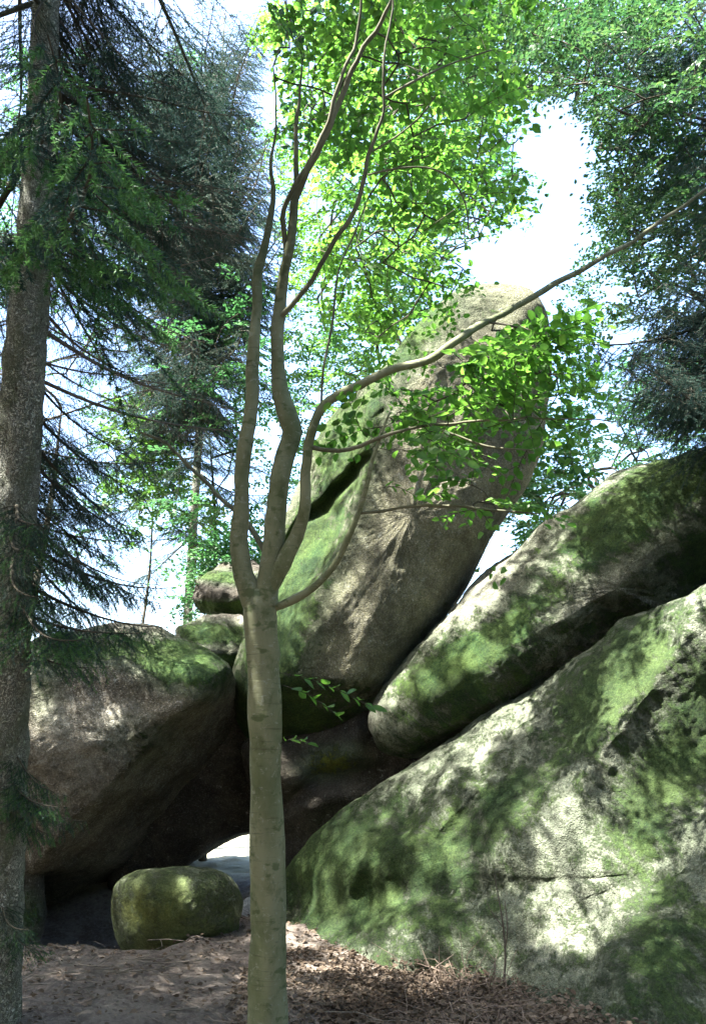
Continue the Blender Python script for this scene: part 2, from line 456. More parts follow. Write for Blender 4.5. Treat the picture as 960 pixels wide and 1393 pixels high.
    o = link(name, me, loc=Vector(base), label=label, category=cat)
    if group: o['group'] = group
    if tufts:
        # real cushions of moss: short blades standing on the mossy faces that look towards the clearing
        lo = 1 + np.arange((nf - 1) * nth)
        pick_ = lo[(ms[lo] > tuft_min)]
        if len(pick_):
            area = np.ones(len(pick_)) * (np.linalg.norm(V2[pick_] - C, axis=1) + 0.1) * (ms[pick_] - tuft_min + 0.15)
            i0 = rng.choice(pick_, tufts, p=area / area.sum())
            i1 = np.clip(i0 + nth, 0, len(V2) - 2); i2 = np.where((i0 % nth) == 0, i0 - 1, i0 + 1)
            a_, b_ = rng.random((tufts, 1)), rng.random((tufts, 1))
            p_ = V2[i0] + (V2[i1] - V2[i0]) * a_ + (V2[np.clip(i2, 0, len(V2) - 2)] - V2[i0]) * b_
            cl = np.array([noise.noise(Vector(q_ * 7)) + 0.6 * noise.noise(Vector(q_ * 19)) for q_ in p_])
            p_ = p_[cl > -0.12]; i0 = i0[cl > -0.12]; h_ = (cl[cl > -0.12] + 0.3)
            n_ = len(p_); nn_ = N[i0] + rng.normal(0, 0.45, (n_, 3)) + np.array([0, 0, 0.3]); nn_ /= np.linalg.norm(nn_, axis=1)[:, None]
            w_ = np.cross(nn_, rng.normal(0, 1, (n_, 3))); w_ /= np.linalg.norm(w_, axis=1)[:, None]
            hh = (0.008 + 0.018 * rng.random((n_, 1))) * np.clip(h_, 0.4, 1.3)[:, None]
            tri = np.stack([p_ - w_ * 0.0045, p_ + w_ * 0.0045, p_ + nn_ * hh], 1).reshape(-1, 3)
            gt = Geo(); gt.add(tri - base, tris=np.arange(3 * n_).reshape(-1, 3))
            link('moss', gt.mesh('moss', MOSS, sm=False), o, kind='stuff')
    return o

def line_side(x, y, x1, y1, x2, y2):
    """signed distance in px, positive to the right of the direction 1->2 on screen"""
    l = math.hypot(x2 - x1, y2 - y1)
    return -((x2 - x1) * (y1 - y) - (x1 - x) * (y2 - y1)) / l

def poly_dist(x, y, pts):
    best = np.full(len(x), 1e9)
    for (x1, y1), (x2, y2) in zip(pts[:-1], pts[1:]):
        dx, dy = x2 - x1, y2 - y1
        t = np.clip(((x - x1) * dx + (y - y1) * dy) / (dx * dx + dy * dy), 0, 1)
        best = np.minimum(best, np.hypot(x - x1 - t * dx, y - y1 - t * dy))
    return best

def tall_relief(x, y):
    # flank falling away on the left of the arete, crack across the upper flank
    pts = [(560, 420), (520, 520), (500, 640), (470, 740), (420, 830), (385, 900), (372, 990)]
    xs = np.interp(y, [p[1] for p in pts], [p[0] for p in pts])
    s = (xs - x)
    r = 0.6 * smooth(-10, 120, s) + 0.25 * smooth(0, 30, s)
    d = poly_dist(x, y, [(388, 745), (412, 704), (440, 690), (455, 668), (478, 650), (486, 632), (500, 622)])
    r += 0.22 * np.exp(-(d / 6) ** 2)
    r -= 0.12 * np.exp(-(poly_dist(x, y, [(400, 700), (440, 660), (480, 615)]) / 14) ** 2)
    r += 0.04 * np.exp(-(poly_dist(x, y, [(432, 615), (455, 596), (480, 590), (520, 560)]) / 4) ** 2)
    # face turns under at the lower end
    r += 0.9 * smooth(920, 1030, y)
    return r

boulder('tall leaning granite boulder with bare brown face and mossy cracked left flank',
    [(636, 394, 10.6), (690, 391, 10.7), (722, 404, 10.7), (742, 440, 10.8), (748, 500, 10.8), (744, 560, 10.7), (730, 620, 10.6),
     (692, 690, 10.5), (660, 735, 10.4), (630, 800, 10.4), (585, 862, 10.2), (540, 915, 10.1), (505, 960, 10.0), (470, 992, 9.9), (430, 1020, 9.8), (395, 1030, 9.8),
     (350, 1012, 9.8), (328, 985, 9.8), (320, 950, 9.9), (323, 910, 10.0), (338, 860, 10.1), (355, 800, 10.2), (378, 740, 10.3),
     (400, 680, 10.4), (425, 620, 10.5), (455, 570, 10.5), (492, 528, 10.5), (520, 500, 10.5), (560, 450, 10.5), (598, 412, 10.5)],
    (560, 700, 10.3), 0.9, 1.6, ROCK_WARM, power=3.2, nth=320, nf=130, nb=36, relief=tall_relief, up_moss=0.35, seed=2, ledge=0.0,
    amp=(0.06, 0.014, 0.007),
    tufts=22000, moss=[(425, 730, 50, 150, 25, 0.65), (390, 880, 36, 90, 10, 0.6), (470, 590, 50, 60, 40, 0.5), (560, 470, 30, 90, 35, 0.6), (650, 420, 120, 40, 0, 0.22), (560, 800, 120, 90, 0, 0.08), (420, 985, 70, 25, 0, 0.3), (345, 950, 30, 80, 0, 0.6)],
    pale=[], moss_base=0.06)

def right_relief(x, y):
    s = line_side(x, y, 560, 1000, 960, 690)       # below the shoulder the rock turns under
    return 0.9 * smooth(0, 150, s) + 0.25 * smooth(-150, -260, s)

boulder('long boulder sloping up right beneath the tall one, sun-flecked green top and dark underside',
    [(505, 985, 9.4), (511, 950, 9.5), (533, 915, 9.6), (575, 868, 9.7), (625, 818, 9.8), (680, 766, 9.8), (740, 718, 9.7), (790, 676, 9.6), (832, 645, 9.4),
     (880, 626, 9.2), (960, 610, 9.0), (1060, 600, 8.8), (1200, 640, 8.6), (1270, 780, 8.4), (1180, 900, 8.3), (1060, 900, 8.4), (960, 870, 8.6),
     (900, 880, 8.8), (850, 895, 9.0), (800, 925, 9.1), (740, 960, 9.2), (690, 985, 9.3), (640, 1005, 9.3), (590, 1025, 9.4), (555, 1030, 9.4), (525, 1018, 9.4)],
    (840, 800, 9.1), 0.9, 1.3, ROCK, power=2.3, nth=320, nf=110, nb=30, relief=right_relief, up_moss=0.3, seed=11,
    moss=[(580, 930, 60, 40, -45, 0.5), (700, 850, 90, 30, -40, 0.45), (850, 700, 110, 45, -35, 0.8), (950, 640, 60, 30, 0, 0.7), (640, 900, 70, 40, -40, 0.45), (955, 760, 30, 60, 0, 0.4)],
    moss_base=0.16, tufts=30000,
    pale=[(650, 850, 50, 12, -50, 0.5), (820, 690, 50, 14, -50, 0.5)])  # sun flecks painted paler on the top

SL = [(378, 1240, 8.9), (395, 1182, 8.9), (440, 1130, 8.8), (500, 1080, 8.7), (560, 1036, 8.6), (612, 1008, 8.5), (680, 968, 8.35), (750, 922, 8.2),
      (800, 886, 8.05), (850, 852, 7.9), (900, 830, 7.75), (960, 793, 7.5), (1060, 720, 7.3), (1220, 760, 7.0), (1400, 900, 6.6), (1500, 1200, 6.0), (1400, 1500, 5.4),
      (1150, 1620, 5.0), (900, 1580, 5.1), (790, 1500, 5.4)]
SL += [(700, 1460, 5.9), (620, 1425, 6.5), (540, 1410, 7.0), (460, 1400, 7.3), (400, 1370, 7.6), (372, 1310, 8.1)]

def slab_relief(x, y):
    pts = [(965, 790), (930, 860), (880, 940), (820, 1020), (785, 1080), (750, 1150), (700, 1235), (640, 1330)]
    xs = np.interp(y, [p[1] for p in pts], [p[0] for p in pts])
    s = x - xs
    fade = 1 - smooth(985, 1190, y)
    a = np.sqrt(s * s + 64) - 8                       # a crest: both sides fall away from it
    r = np.where(s < 0, 0.0030 * np.minimum(a, 150), 0.0085 * 75 * (1 - np.exp(-a / 75))) * fade
    r -= 0.35 * smooth(110, 280, s)
    # soft ribs running down the slope
    tt = (x - 400) * 0.64 + (y - 1180) * 0.77
    r += 0.05 * np.sin(tt / 17 + 1.5 * np.sin(tt / 61)) * smooth(0, -60, s) + 0.04 * np.sin((x + y * 0.4) / 26) * smooth(30, 80, s)
    for c, wd, dp in (([(722, 965), (690, 1010)], 4, 0.09), ([(650, 1080), (600, 1140)], 5, 0.06), 
                      ([(560, 1090), (520, 1150), (480, 1230)], 9, 0.05)):
        r += dp * np.exp(-(poly_dist(x, y, c) / wd) ** 2)
    return r

boulder('huge mossy rock slab rising to the right from the leaf litter, with a sunlit ridge',
    SL, (860, 1190, 6.9), 0.75, 2.2, ROCK_PALE, power=2.3, nth=420, nf=170, nb=24, relief=slab_relief, up_moss=0.28, seed=5,
    amp=(0.08, 0.024, 0.009), moss_base=0.33, tufts=70000, ledge=0.006, name='rock_slab', cat='rock slab',
    moss=[(470, 1190, 80, 90, -40, 0.75), (830, 930, 40, 110, 40, 0.7), (900, 1060, 50, 130, 30, 0.45), (900, 1300, 60, 90, 10, 0.4), (600, 1150, 50, 50, 0, 0.3), (680, 1100, 60, 40, -40, 0.4),
          (620, 1250, 50, 50, 0, 0.3), (960, 960, 30, 60, 0, 0.4)],
    pale=[(800, 1220, 80, 60, -40, 0.7), (690, 1000, 80, 22, -35, 0.5), (840, 1000, 18, 120, 32, 0.7), (740, 1300, 50, 40, 0, 0.5), (960, 850, 20, 60, 0, 0.5)])  # sun patches and the lit ridge painted paler

def left_relief(x, y):
    s = line_side(x, y, 60, 1180, 330, 900)          # below the lip the rock is undercut
    cs = line_side(x, y, 330, 900, 60, 1180)
    s = -cs if True else s
    q = (x - 320) * 0.72 + (y - 915) * 0.69           # positive towards lower right
    return 0.7 * smooth(-20, 15, q) + 2.0 * smooth(0, 110, q) + 0.35 * smooth(930, 860, y) + 0.9 * smooth(1172, 1205, y + 0.10 * (x - 150)) * smooth(262, 222, x) + 0.5 * smooth(80, 20, x) * smooth(1100, 1160, y)

boulder('large overhanging boulder on the left forming the cave roof, moss cap at its right shoulder',
    [(38, 876, 9.6), (100, 862, 9.8), (180, 848, 9.9), (240, 866, 9.8), (290, 888, 9.6), (314, 912, 9.5), (321, 948, 9.6), (332, 990, 9.8), (358, 1050, 10.0),
     (366, 1120, 10.1), (340, 1132, 10.1), (300, 1142, 10.0), (258, 1172, 9.9), (226, 1200, 9.9), (205, 1330, 9.8), (100, 1345, 9.6), (-60, 1340, 9.4), (-130, 1200, 9.2), (-100, 1040, 9.1), (-70, 930, 9.3)],
    (170, 1010, 9.6), 1.1, 2.2, ROCK_CAVE, power=2.5, tufts=26000, nth=300, nf=110, nb=30, relief=left_relief, up_moss=0.15, seed=21,
    moss=[(250, 905, 60, 32, 10, 1.2), (110, 885, 90, 25, -5, 0.6), (180, 1000, 60, 40, 0, 0.25), (60, 950, 30, 50, 0, 0.3)],
    pale=[(75, 975, 25, 30, 0, 0.8), (160, 985, 35, 30, 0, 0.8), (110, 1050, 60, 60, 0, 0.4)])  # sun patches on the front face painted paler

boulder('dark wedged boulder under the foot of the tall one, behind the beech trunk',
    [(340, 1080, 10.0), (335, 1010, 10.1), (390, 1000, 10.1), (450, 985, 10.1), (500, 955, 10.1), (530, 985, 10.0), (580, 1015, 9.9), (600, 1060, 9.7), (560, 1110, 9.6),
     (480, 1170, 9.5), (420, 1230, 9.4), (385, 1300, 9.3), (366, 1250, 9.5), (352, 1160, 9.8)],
    (440, 1090, 9.7), 0.45, 1.2, ROCK_SHADE_DARK, power=2.3, nth=180, nf=60, nb=20, up_moss=0.1, seed=31,
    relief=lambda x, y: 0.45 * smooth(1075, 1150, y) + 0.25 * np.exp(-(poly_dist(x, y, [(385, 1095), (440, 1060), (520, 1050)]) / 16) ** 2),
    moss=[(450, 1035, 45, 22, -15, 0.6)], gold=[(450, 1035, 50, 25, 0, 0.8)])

boulder('rounded mossy boulder wedged behind the shoulder of the cave roof boulder',
    [(242, 862, 10.9), (262, 845, 11.0), (300, 838, 11.1), (340, 846, 11.1), (370, 870, 11.1), (370, 940, 11.0), (330, 1000, 10.9), (290, 980, 10.8), (255, 910, 10.8)],
    (310, 910, 10.9), 0.6, 0.8, ROCK, nth=140, nf=50, nb=16, up_moss=0.8, seed=41, tufts=6000, amp=(0.12, 0.05, 0.012), relief=lambda x, y: 0.6 * smooth(880, 950, y),
    moss=[(290, 862, 60, 18, 5, 0.9)])
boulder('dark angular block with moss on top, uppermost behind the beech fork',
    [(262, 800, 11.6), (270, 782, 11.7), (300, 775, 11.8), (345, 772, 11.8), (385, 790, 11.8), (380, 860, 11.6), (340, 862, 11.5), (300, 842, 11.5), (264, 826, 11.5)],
    (322, 815, 11.6), 0.5, 0.8, ROCK_SHADE_DARK, power=3.0, nth=140, nf=60, nb=16, up_moss=0.9, seed=51, amp=(0.15, 0.07, 0.015), relief=lambda x, y: 0.3 * smooth(806, 850, y),
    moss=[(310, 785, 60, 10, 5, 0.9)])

sb = [(152, 1232), (158, 1203), (182, 1186), (220, 1179), (265, 1179), (302, 1187), (322, 1204), (330, 1228), (326, 1252), (315, 1280), (262, 1300), (215, 1305), (175, 1300), (157, 1275)]
boulder('small rounded boulder with yellow-green algae standing under the cave roof',
    [(x, y, 8.1) for x, y in sb], (240, 1232, 8.1), 0.6, 0.55, ROCK_GREEN, power=2.35, tufts=5000, nth=180, nf=60, nb=20, seed=61,
    amp=(0.035, 0.012, 0.005), ledge=0.0, up_moss=0.3, moss_base=0.42, moss=[(215, 1225, 60, 40, 0, 0.4)], gold=[(200, 1235, 45, 28, 0, 0.5)])
boulder('small pale stone in the daylight opening beside the round boulder',
    [(x_, y_, 8.9) for x_, y_ in ((321, 1245), (326, 1230), (345, 1222), (370, 1230), (374, 1256), (345, 1272), (324, 1268))],
    (346, 1243, 8.9), 0.25, 0.25, ROCK_STONE, nth=90, nf=26, nb=12, seed=71, amp=(0.03, 0.01, 0.004), up_moss=0.1, name='stone', cat='stone')
boulder('rock given a shade-dark colour, filling the recess under the left boulder, left of the beech trunk',
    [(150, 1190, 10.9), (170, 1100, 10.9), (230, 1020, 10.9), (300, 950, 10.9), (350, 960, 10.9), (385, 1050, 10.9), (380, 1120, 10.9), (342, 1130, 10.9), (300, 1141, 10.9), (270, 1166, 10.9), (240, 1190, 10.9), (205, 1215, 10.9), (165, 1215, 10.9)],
    (270, 1080, 10.9), 0.45, 0.7, ROCK_SHADE_DARK, nth=140, nf=44, nb=16, seed=81, moss_base=-0.5, up_moss=0.0)  # its dark colour stands in for the shade of the hollow
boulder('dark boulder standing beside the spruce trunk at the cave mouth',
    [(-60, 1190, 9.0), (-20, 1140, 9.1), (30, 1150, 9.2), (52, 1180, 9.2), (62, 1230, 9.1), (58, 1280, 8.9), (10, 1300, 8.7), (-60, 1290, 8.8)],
    (0, 1225, 9.0), 0.4, 0.9, ROCK_SHADE_DARK, nth=120, nf=40, nb=14, seed=91, up_moss=0.4, moss=[(40, 1240, 20, 30, 0, 0.5)])

# ------------------------------------------------------------------ foliage machinery
HOLES = [[(690, 190), (740, 150), (800, 165), (808, 215), (795, 270), (808, 335), (770, 345), (735, 405), (640, 385), (620, 350), (660, 325), (722, 300), (745, 250), (700, 225)],
         [(640, 800), (662, 722), (698, 712), (700, 755)],
         [(235, 600), (300, 590), (322, 640), (320, 680), (270, 650)],
         [(60, 500), (95, 470), (105, 600), (70, 640)],
         [(400, 425), (430, 420), (445, 450), (420, 470)],
         [(525, 480), (560, 440), (575, 440), (540, 490)],
         [(60, 470), (110, 510), (95, 620), (60, 600)],
         [(200, 740), (240, 720), (265, 760), (235, 790)]]
SUNNY = []   # (world point, radius): gaps cut through the foliage so sun patches land there

def keep_mask(p, tol=1.0):
    q = proj(p)
    q[:, :2] += np.random.default_rng(len(p)).normal(0, 13, (len(p), 2))
    ok = np.ones(len(p), bool)
    for h in HOLES:
        ok &= ~(inside(h, q[:, 0], q[:, 1]) & (q[:, 2] > 0.5))
    for (c, r) in SUNNY:
        d = p - c; t = d @ SUN_DIR
        e = np.linalg.norm(d - np.outer(t, SUN_DIR), axis=1)
        ok &= ~((e < r) & (t > 0.3))
    return ok

def sunny(px, py, d, r): SUNNY.append((P(px, py, d), r))
for a in [(810, 1220, 6.3, .5), (750, 1270, 6.4, .2), (640, 1130, 8.0, .12), (700, 1000, 8.2, .2), (600, 1060, 8.4, .12), (740, 1160, 7.0, .15), (560, 1280, 7.5, .1), (500, 1270, 7.6, .08), (540, 1335, 6.8, .3), (640, 1360, 6.4, .25), (450, 1350, 6.7, .15), (180, 1293, 7.3, .2),
          (880, 900, 7.0, .12), (820, 1010, 6.8, .12), (650, 1240, 7.2, .16), (640, 850, 9.0, .16), (700, 880, 9.0, .14), (820, 690, 9.0, .2), (700, 800, 9.1, .12),
          (75, 975, 8.6, .1), (160, 980, 8.6, .12), (160, 1292, 7.3, .12), (280, 1275, 7.6, .1), (480, 1340, 6.7, .15), (600, 1370, 6.2, .2),
          (700, 490, 4.8, .25), (600, 520, 4.8, .2), (690, 640, 10.1, .2), (640, 760, 9.9, .2), (600, 730, 9.8, .16), (720, 560, 10.2, .15), (590, 80, 7, .5), (640, 220, 7, .5), (520, 100, 6, .4), (470, 60, 6, .3), (560, 330, 7, .3), (680, 280, 7, .3), (340, 560, 5, .06), (372, 640, 5, .05), (560, 1000, 8.5, .1)]: sunny(*a)
CLUMP = [(P(700, 490, 4.8), .24), (P(610, 530, 4.7), .16), (P(440, 950, 4.8), .10), (P(590, 680, 4.65), .08)]
SUNNY += CLUMP + [(P(315, 1190, 12.5), 1.3), (P(300, 1190, 15), 1.0)]

class Leaves:
    TV = np.array([(0, 0, 0), (0.30, 0.30, 0.03), (0.68, 0.29, 0.02), (1, 0, -0.04), (0.68, -0.29, 0.02), (0.30, -0.30, 0.03)])
    def __init__(s): s.p = []; s.d = []; s.n = []; s.s = []
    def add(s, p, d, n, sz): s.p.append(p); s.d.append(d); s.n.append(n); s.s.append(sz)
    def arrays(s):
        p = np.concatenate(s.p); d = np.concatenate(s.d); n = np.concatenate(s.n); z = np.concatenate(s.s)
        k = keep_mask(p)
        p, d, n, z = p[k], d[k], n[k], z[k]
        d /= np.linalg.norm(d, axis=1)[:, None]
        n = n - d * np.sum(n * d, 1)[:, None]; n /= np.linalg.norm(n, axis=1)[:, None] + 1e-9
        return p, d, n, z
    def geo(s, sel=None):
        p, d, n, z = s.arrays()
        if sel is not None: p, d, n, z = p[sel], d[sel], n[sel], z[sel]
        b = np.cross(n, d)
        T = s.TV
        v = p[:, None] + z[:, None, None] * (T[None, :, 0, None] * d[:, None] + T[None, :, 1, None] * b[:, None] + T[None, :, 2, None] * n[:, None] * 3)
        i = np.arange(len(p))[:, None, None] * 6
        q = (i + np.array([[0, 3, 2, 1], [0, 5, 4, 3]])[None]).reshape(-1, 4)
        g = Geo(); g.add(v.reshape(-1, 3), quads=q); return g

def unit(v): return v / (np.linalg.norm(v) + 1e-9)

def spray(lv, tw, o, d, L, size, dens=1.0, sag=0.25, tilt=0.35, twigs=True):
    """a flat leafy spray of a broadleaf: main twig, side twigs, alternate leaves"""
    d = unit(np.asarray(d, float))
    e_ = proj(o + d * L)[0]
    if any(inside(h, e_[:1], e_[1:2])[0] for h in HOLES) and e_[2] > 0: twigs = False
    up = unit(np.array([rng.normal(0, tilt), rng.normal(0, tilt), 1.0]))
    side = unit(np.cross(up, d)); up = unit(np.cross(d, side))
    def run(o, d, L, r):
        n = max(3, int(L / 0.035 * dens))
        t = np.linspace(0.12, 1, n)
        path = lambda t: o + np.outer(t * L, d) - np.outer(sag * L * t ** 2, [0, 0, 1])
        p = path(t)
        sgn = np.where(np.arange(n) % 2, 1.0, -1.0)
        dl = d[None] * 0.55 + side[None] * sgn[:, None] * 0.85 + rng.normal(0, 0.25, (n, 3)) - np.array([0, 0, 0.18])
        nn = up[None] + rng.normal(0, 0.32, (n, 3))
        lv.add(p, dl, nn, size * rng.uniform(0.65, 1.15, n))
        if twigs: tw.tube(path(np.linspace(0, 1, 4)), np.array([r, r * 0.8, r * 0.6, r * 0.4]), 3)
        return path
    pth = run(o, d, L, 0.0035)
    k = int(5 * L / 0.5) + 1
    for i in range(k):
        t = (i + 0.6) / (k + 0.6)
        sg = 1 if i % 2 else -1
        dd = unit(d * 0.7 + side * sg * 0.8 + rng.normal(0, 0.12, 3))
        run(pth(np.array([t]))[0], dd, L * 0.55 * (1.1 - t * 0.7), 0.002)

def sample(regs):
    """targets from regions (poly in px, dmin, dmax, n)"""
    out = []
    for poly, d0, d1, n in regs:
        xs = [p[0] for p in poly]; ys = [p[1] for p in poly]
        got = 0
        while got < n:
            m_ = max(8, n * 2)
            x = rng.uniform(min(xs), max(xs), m_); y = rng.uniform(min(ys), max(ys), m_)
            k = inside(poly, x, y)
            x, y = x[k], y[k]; d = rng.uniform(d0, d1, len(x))
            p = PA(np.stack([x, y, d], 1)); p = p[keep_mask(p)][:n - got]
            out.append(p); got += max(1, len(p))
    return np.concatenate(out)

def box(a, b, n):
    p = rng.uniform(a, b, (n, 3)); return p[keep_mask(p)]

def grow(trunk, targets, geo, r_leaf=0.0026, sides=5, rmax=0.2, curve=0.07, up_pen=0.6):
    """branches from the trunk nodes to every target: each joins the nearest wood already there"""
    nodes = [np.asarray(p, float) for p in trunk]; par = [-1] * len(nodes); paths = []
    A = np.array(nodes)
    dist = np.array([np.min(np.linalg.norm(A - t, axis=1)) for t in targets])
    dirs = []
    for t in targets[np.argsort(dist)]:
        A = np.array(nodes)
        dz = A[:, 2] - t[2]
        c = np.linalg.norm(A - t, axis=1) + up_pen * np.maximum(dz, 0) + 0.25 * np.maximum(-dz - 1.5, 0)
        j = int(np.argmin(c)); a = A[j]
        L = np.linalg.norm(t - a)
        k = max(2, int(L / 0.22))
        ctrl = (a + t) / 2 + rng.normal(0, curve, 3) * L + np.array([0, 0, 0.10 * L])
        path = [j]
        for i in range(1, k + 1):
            u = i / k
            p = a * (1 - u) ** 2 + ctrl * 2 * u * (1 - u) + t * u * u + (rng.normal(0, 0.012, 3) if i < k else 0)
            nodes.append(p); par.append(path[-1]); path.append(len(nodes) - 1)
        paths.append(path); dirs.append((t, unit(nodes[-1] - nodes[-2])))
    cnt = np.zeros(len(nodes))
    for path in paths: cnt[path[-1]] += 1
    for i in range(len(nodes) - 1, -1, -1):
        if par[i] >= 0: cnt[par[i]] += cnt[i]
    for path in paths:
        pts = np.array([nodes[i] for i in path])
        cc = np.array([cnt[i] for i in path]); cc[0] = min(cc[0], cc[1])
        geo.tube(pts, np.minimum(r_leaf * cc ** 0.5, rmax), sides if cc[0] > 6 else 3)
    return dirs

# ------------------------------------------------------------------ broadleaf trees
def broadleaf(label, trunk, radii, targets, leaf_mat, bark, size, L=(0.35, 0.65), dens=1.0, name='beech_tree', cat='tree', limbs=(), group=None,
              trunk_from=0.35, trunk_mesh=None, twigs=True, extra=None, sag=0.25, n_leaf_parts=0, pick=None):
    tr = catmull(np.column_stack([np.asarray(trunk), radii]), 0.15)
    root = empty(name, tr[0][:3] , label, cat, group)
    base = tr[0][:3]
    if trunk_mesh is None:
        g = Geo(); g.tube(tr[:, :3], tr[:, 3], 14)
        recentre(g, base); link('trunk', g.mesh('trunk', bark), root)
    starts = [p for p in tr[int(len(tr) * trunk_from):, :3]]
    for lb in limbs: starts += [p for p in lb]
    bg = Geo()
    dirs = grow(starts, targets, bg, rmax=0.0065 if limbs else 0.2)
    lv = Leaves(); tw = Geo()
    for t, d in dirs:
        d = unit(d * 0.7 + unit((t - base) * np.array([1, 1, 0.0])) * 0.5 + rng.normal(0, 0.45, 3) * np.array([1, 1, 0.35]))
        spray(lv, bg if twigs else tw, t, d, rng.uniform(*L), size, dens, sag=sag, twigs=twigs)
    if extra: extra(lv, bg)
    recentre(bg, base); link('branches', bg.mesh('branches', BARK_DARK), root, kind='stuff')
    arr = lv.arrays()
    sel = np.ones(len(arr[0]), bool)
    if n_leaf_parts:
        idx = pick(arr)[:n_leaf_parts]
        sel[idx] = False
        p, d, n, z = arr
        for i in idx:
            b = np.cross(n[i], d[i])
            M = Matrix(((d[i][0], b[0], n[i][0]), (d[i][1], b[1], n[i][1]), (d[i][2], b[2], n[i][2]))).to_4x4()
            o = link('leaf', LEAF_MESH[i % 3], root)
            o.matrix_local = Matrix.Translation(Vector(p[i] - base)) @ M @ Matrix.Diagonal((z[i], z[i], z[i], 1))
    # several clumps' worth of leaves in one mesh: past counting
    lv2 = Leaves(); lv2.add(arr[0][sel], arr[1][sel], arr[2][sel], arr[3][sel])
    g = lv2.geo(); recentre(g, base)
    link('foliage', g.mesh('foliage', leaf_mat, sm=False), root, kind='stuff')
    return root, base

def leaf_mesh(seed, mat):
    r = random.Random(seed)
    n = 6; g = Geo(); v = []
    for i in range(n + 1):
        t = i / n
        wd = 0.33 * math.sin(math.pi * t ** 0.8) ** 0.8 if 0 < t < 1 else 0.012
        z = -0.10 * t * t + r.uniform(-0.01, 0.01)
        v += [(t, wd, z + 0.06 * wd / 0.33 + r.uniform(-0.012, 0.012)), (t, 0, z), (t, -wd, z + 0.06 * wd / 0.33 + r.uniform(-0.012, 0.012))]
    q = []
    for i in range(n):
        a = i * 3
        q += [(a, a + 1, a + 4, a + 3), (a + 1, a + 2, a + 5, a + 4)]
    v += [(-0.16, 0.008, 0.02), (-0.16, -0.008, 0.02)]
    k = len(v) - 2
    q += [(k, k + 1, 2, 0)]
    g.add(np.array(v), quads=np.array(q)); return g.mesh('leaf', mat)
LEAF_MESH = [leaf_mesh(i, LEAF_BRIGHT) for i in range(3)]

# --- the foreground beech: trunk and limbs placed limb by limb
def limb(pts, wig=0.0):
    """pts: (px, py, depth, width px) -> world points and radii"""
    a = np.array(pts, float)
    p = PA(a[:, :3]); r = a[:, 3] / 2 / FPX * a[:, 2] * np.where(a[:, 3] < 24, 0.86, 1.0)
    c = catmull(np.column_stack([p, r]), 0.05)
    if wig:
        for i in range(1, len(c)):
            c[i, :3] += np.array(noise.noise_vector(Vector(c[i, :3] * 3.3))) * wig * min(1, i / 8) + np.array(noise.noise_vector(Vector(c[i, :3] * 9))) * wig * 0.4
    return c

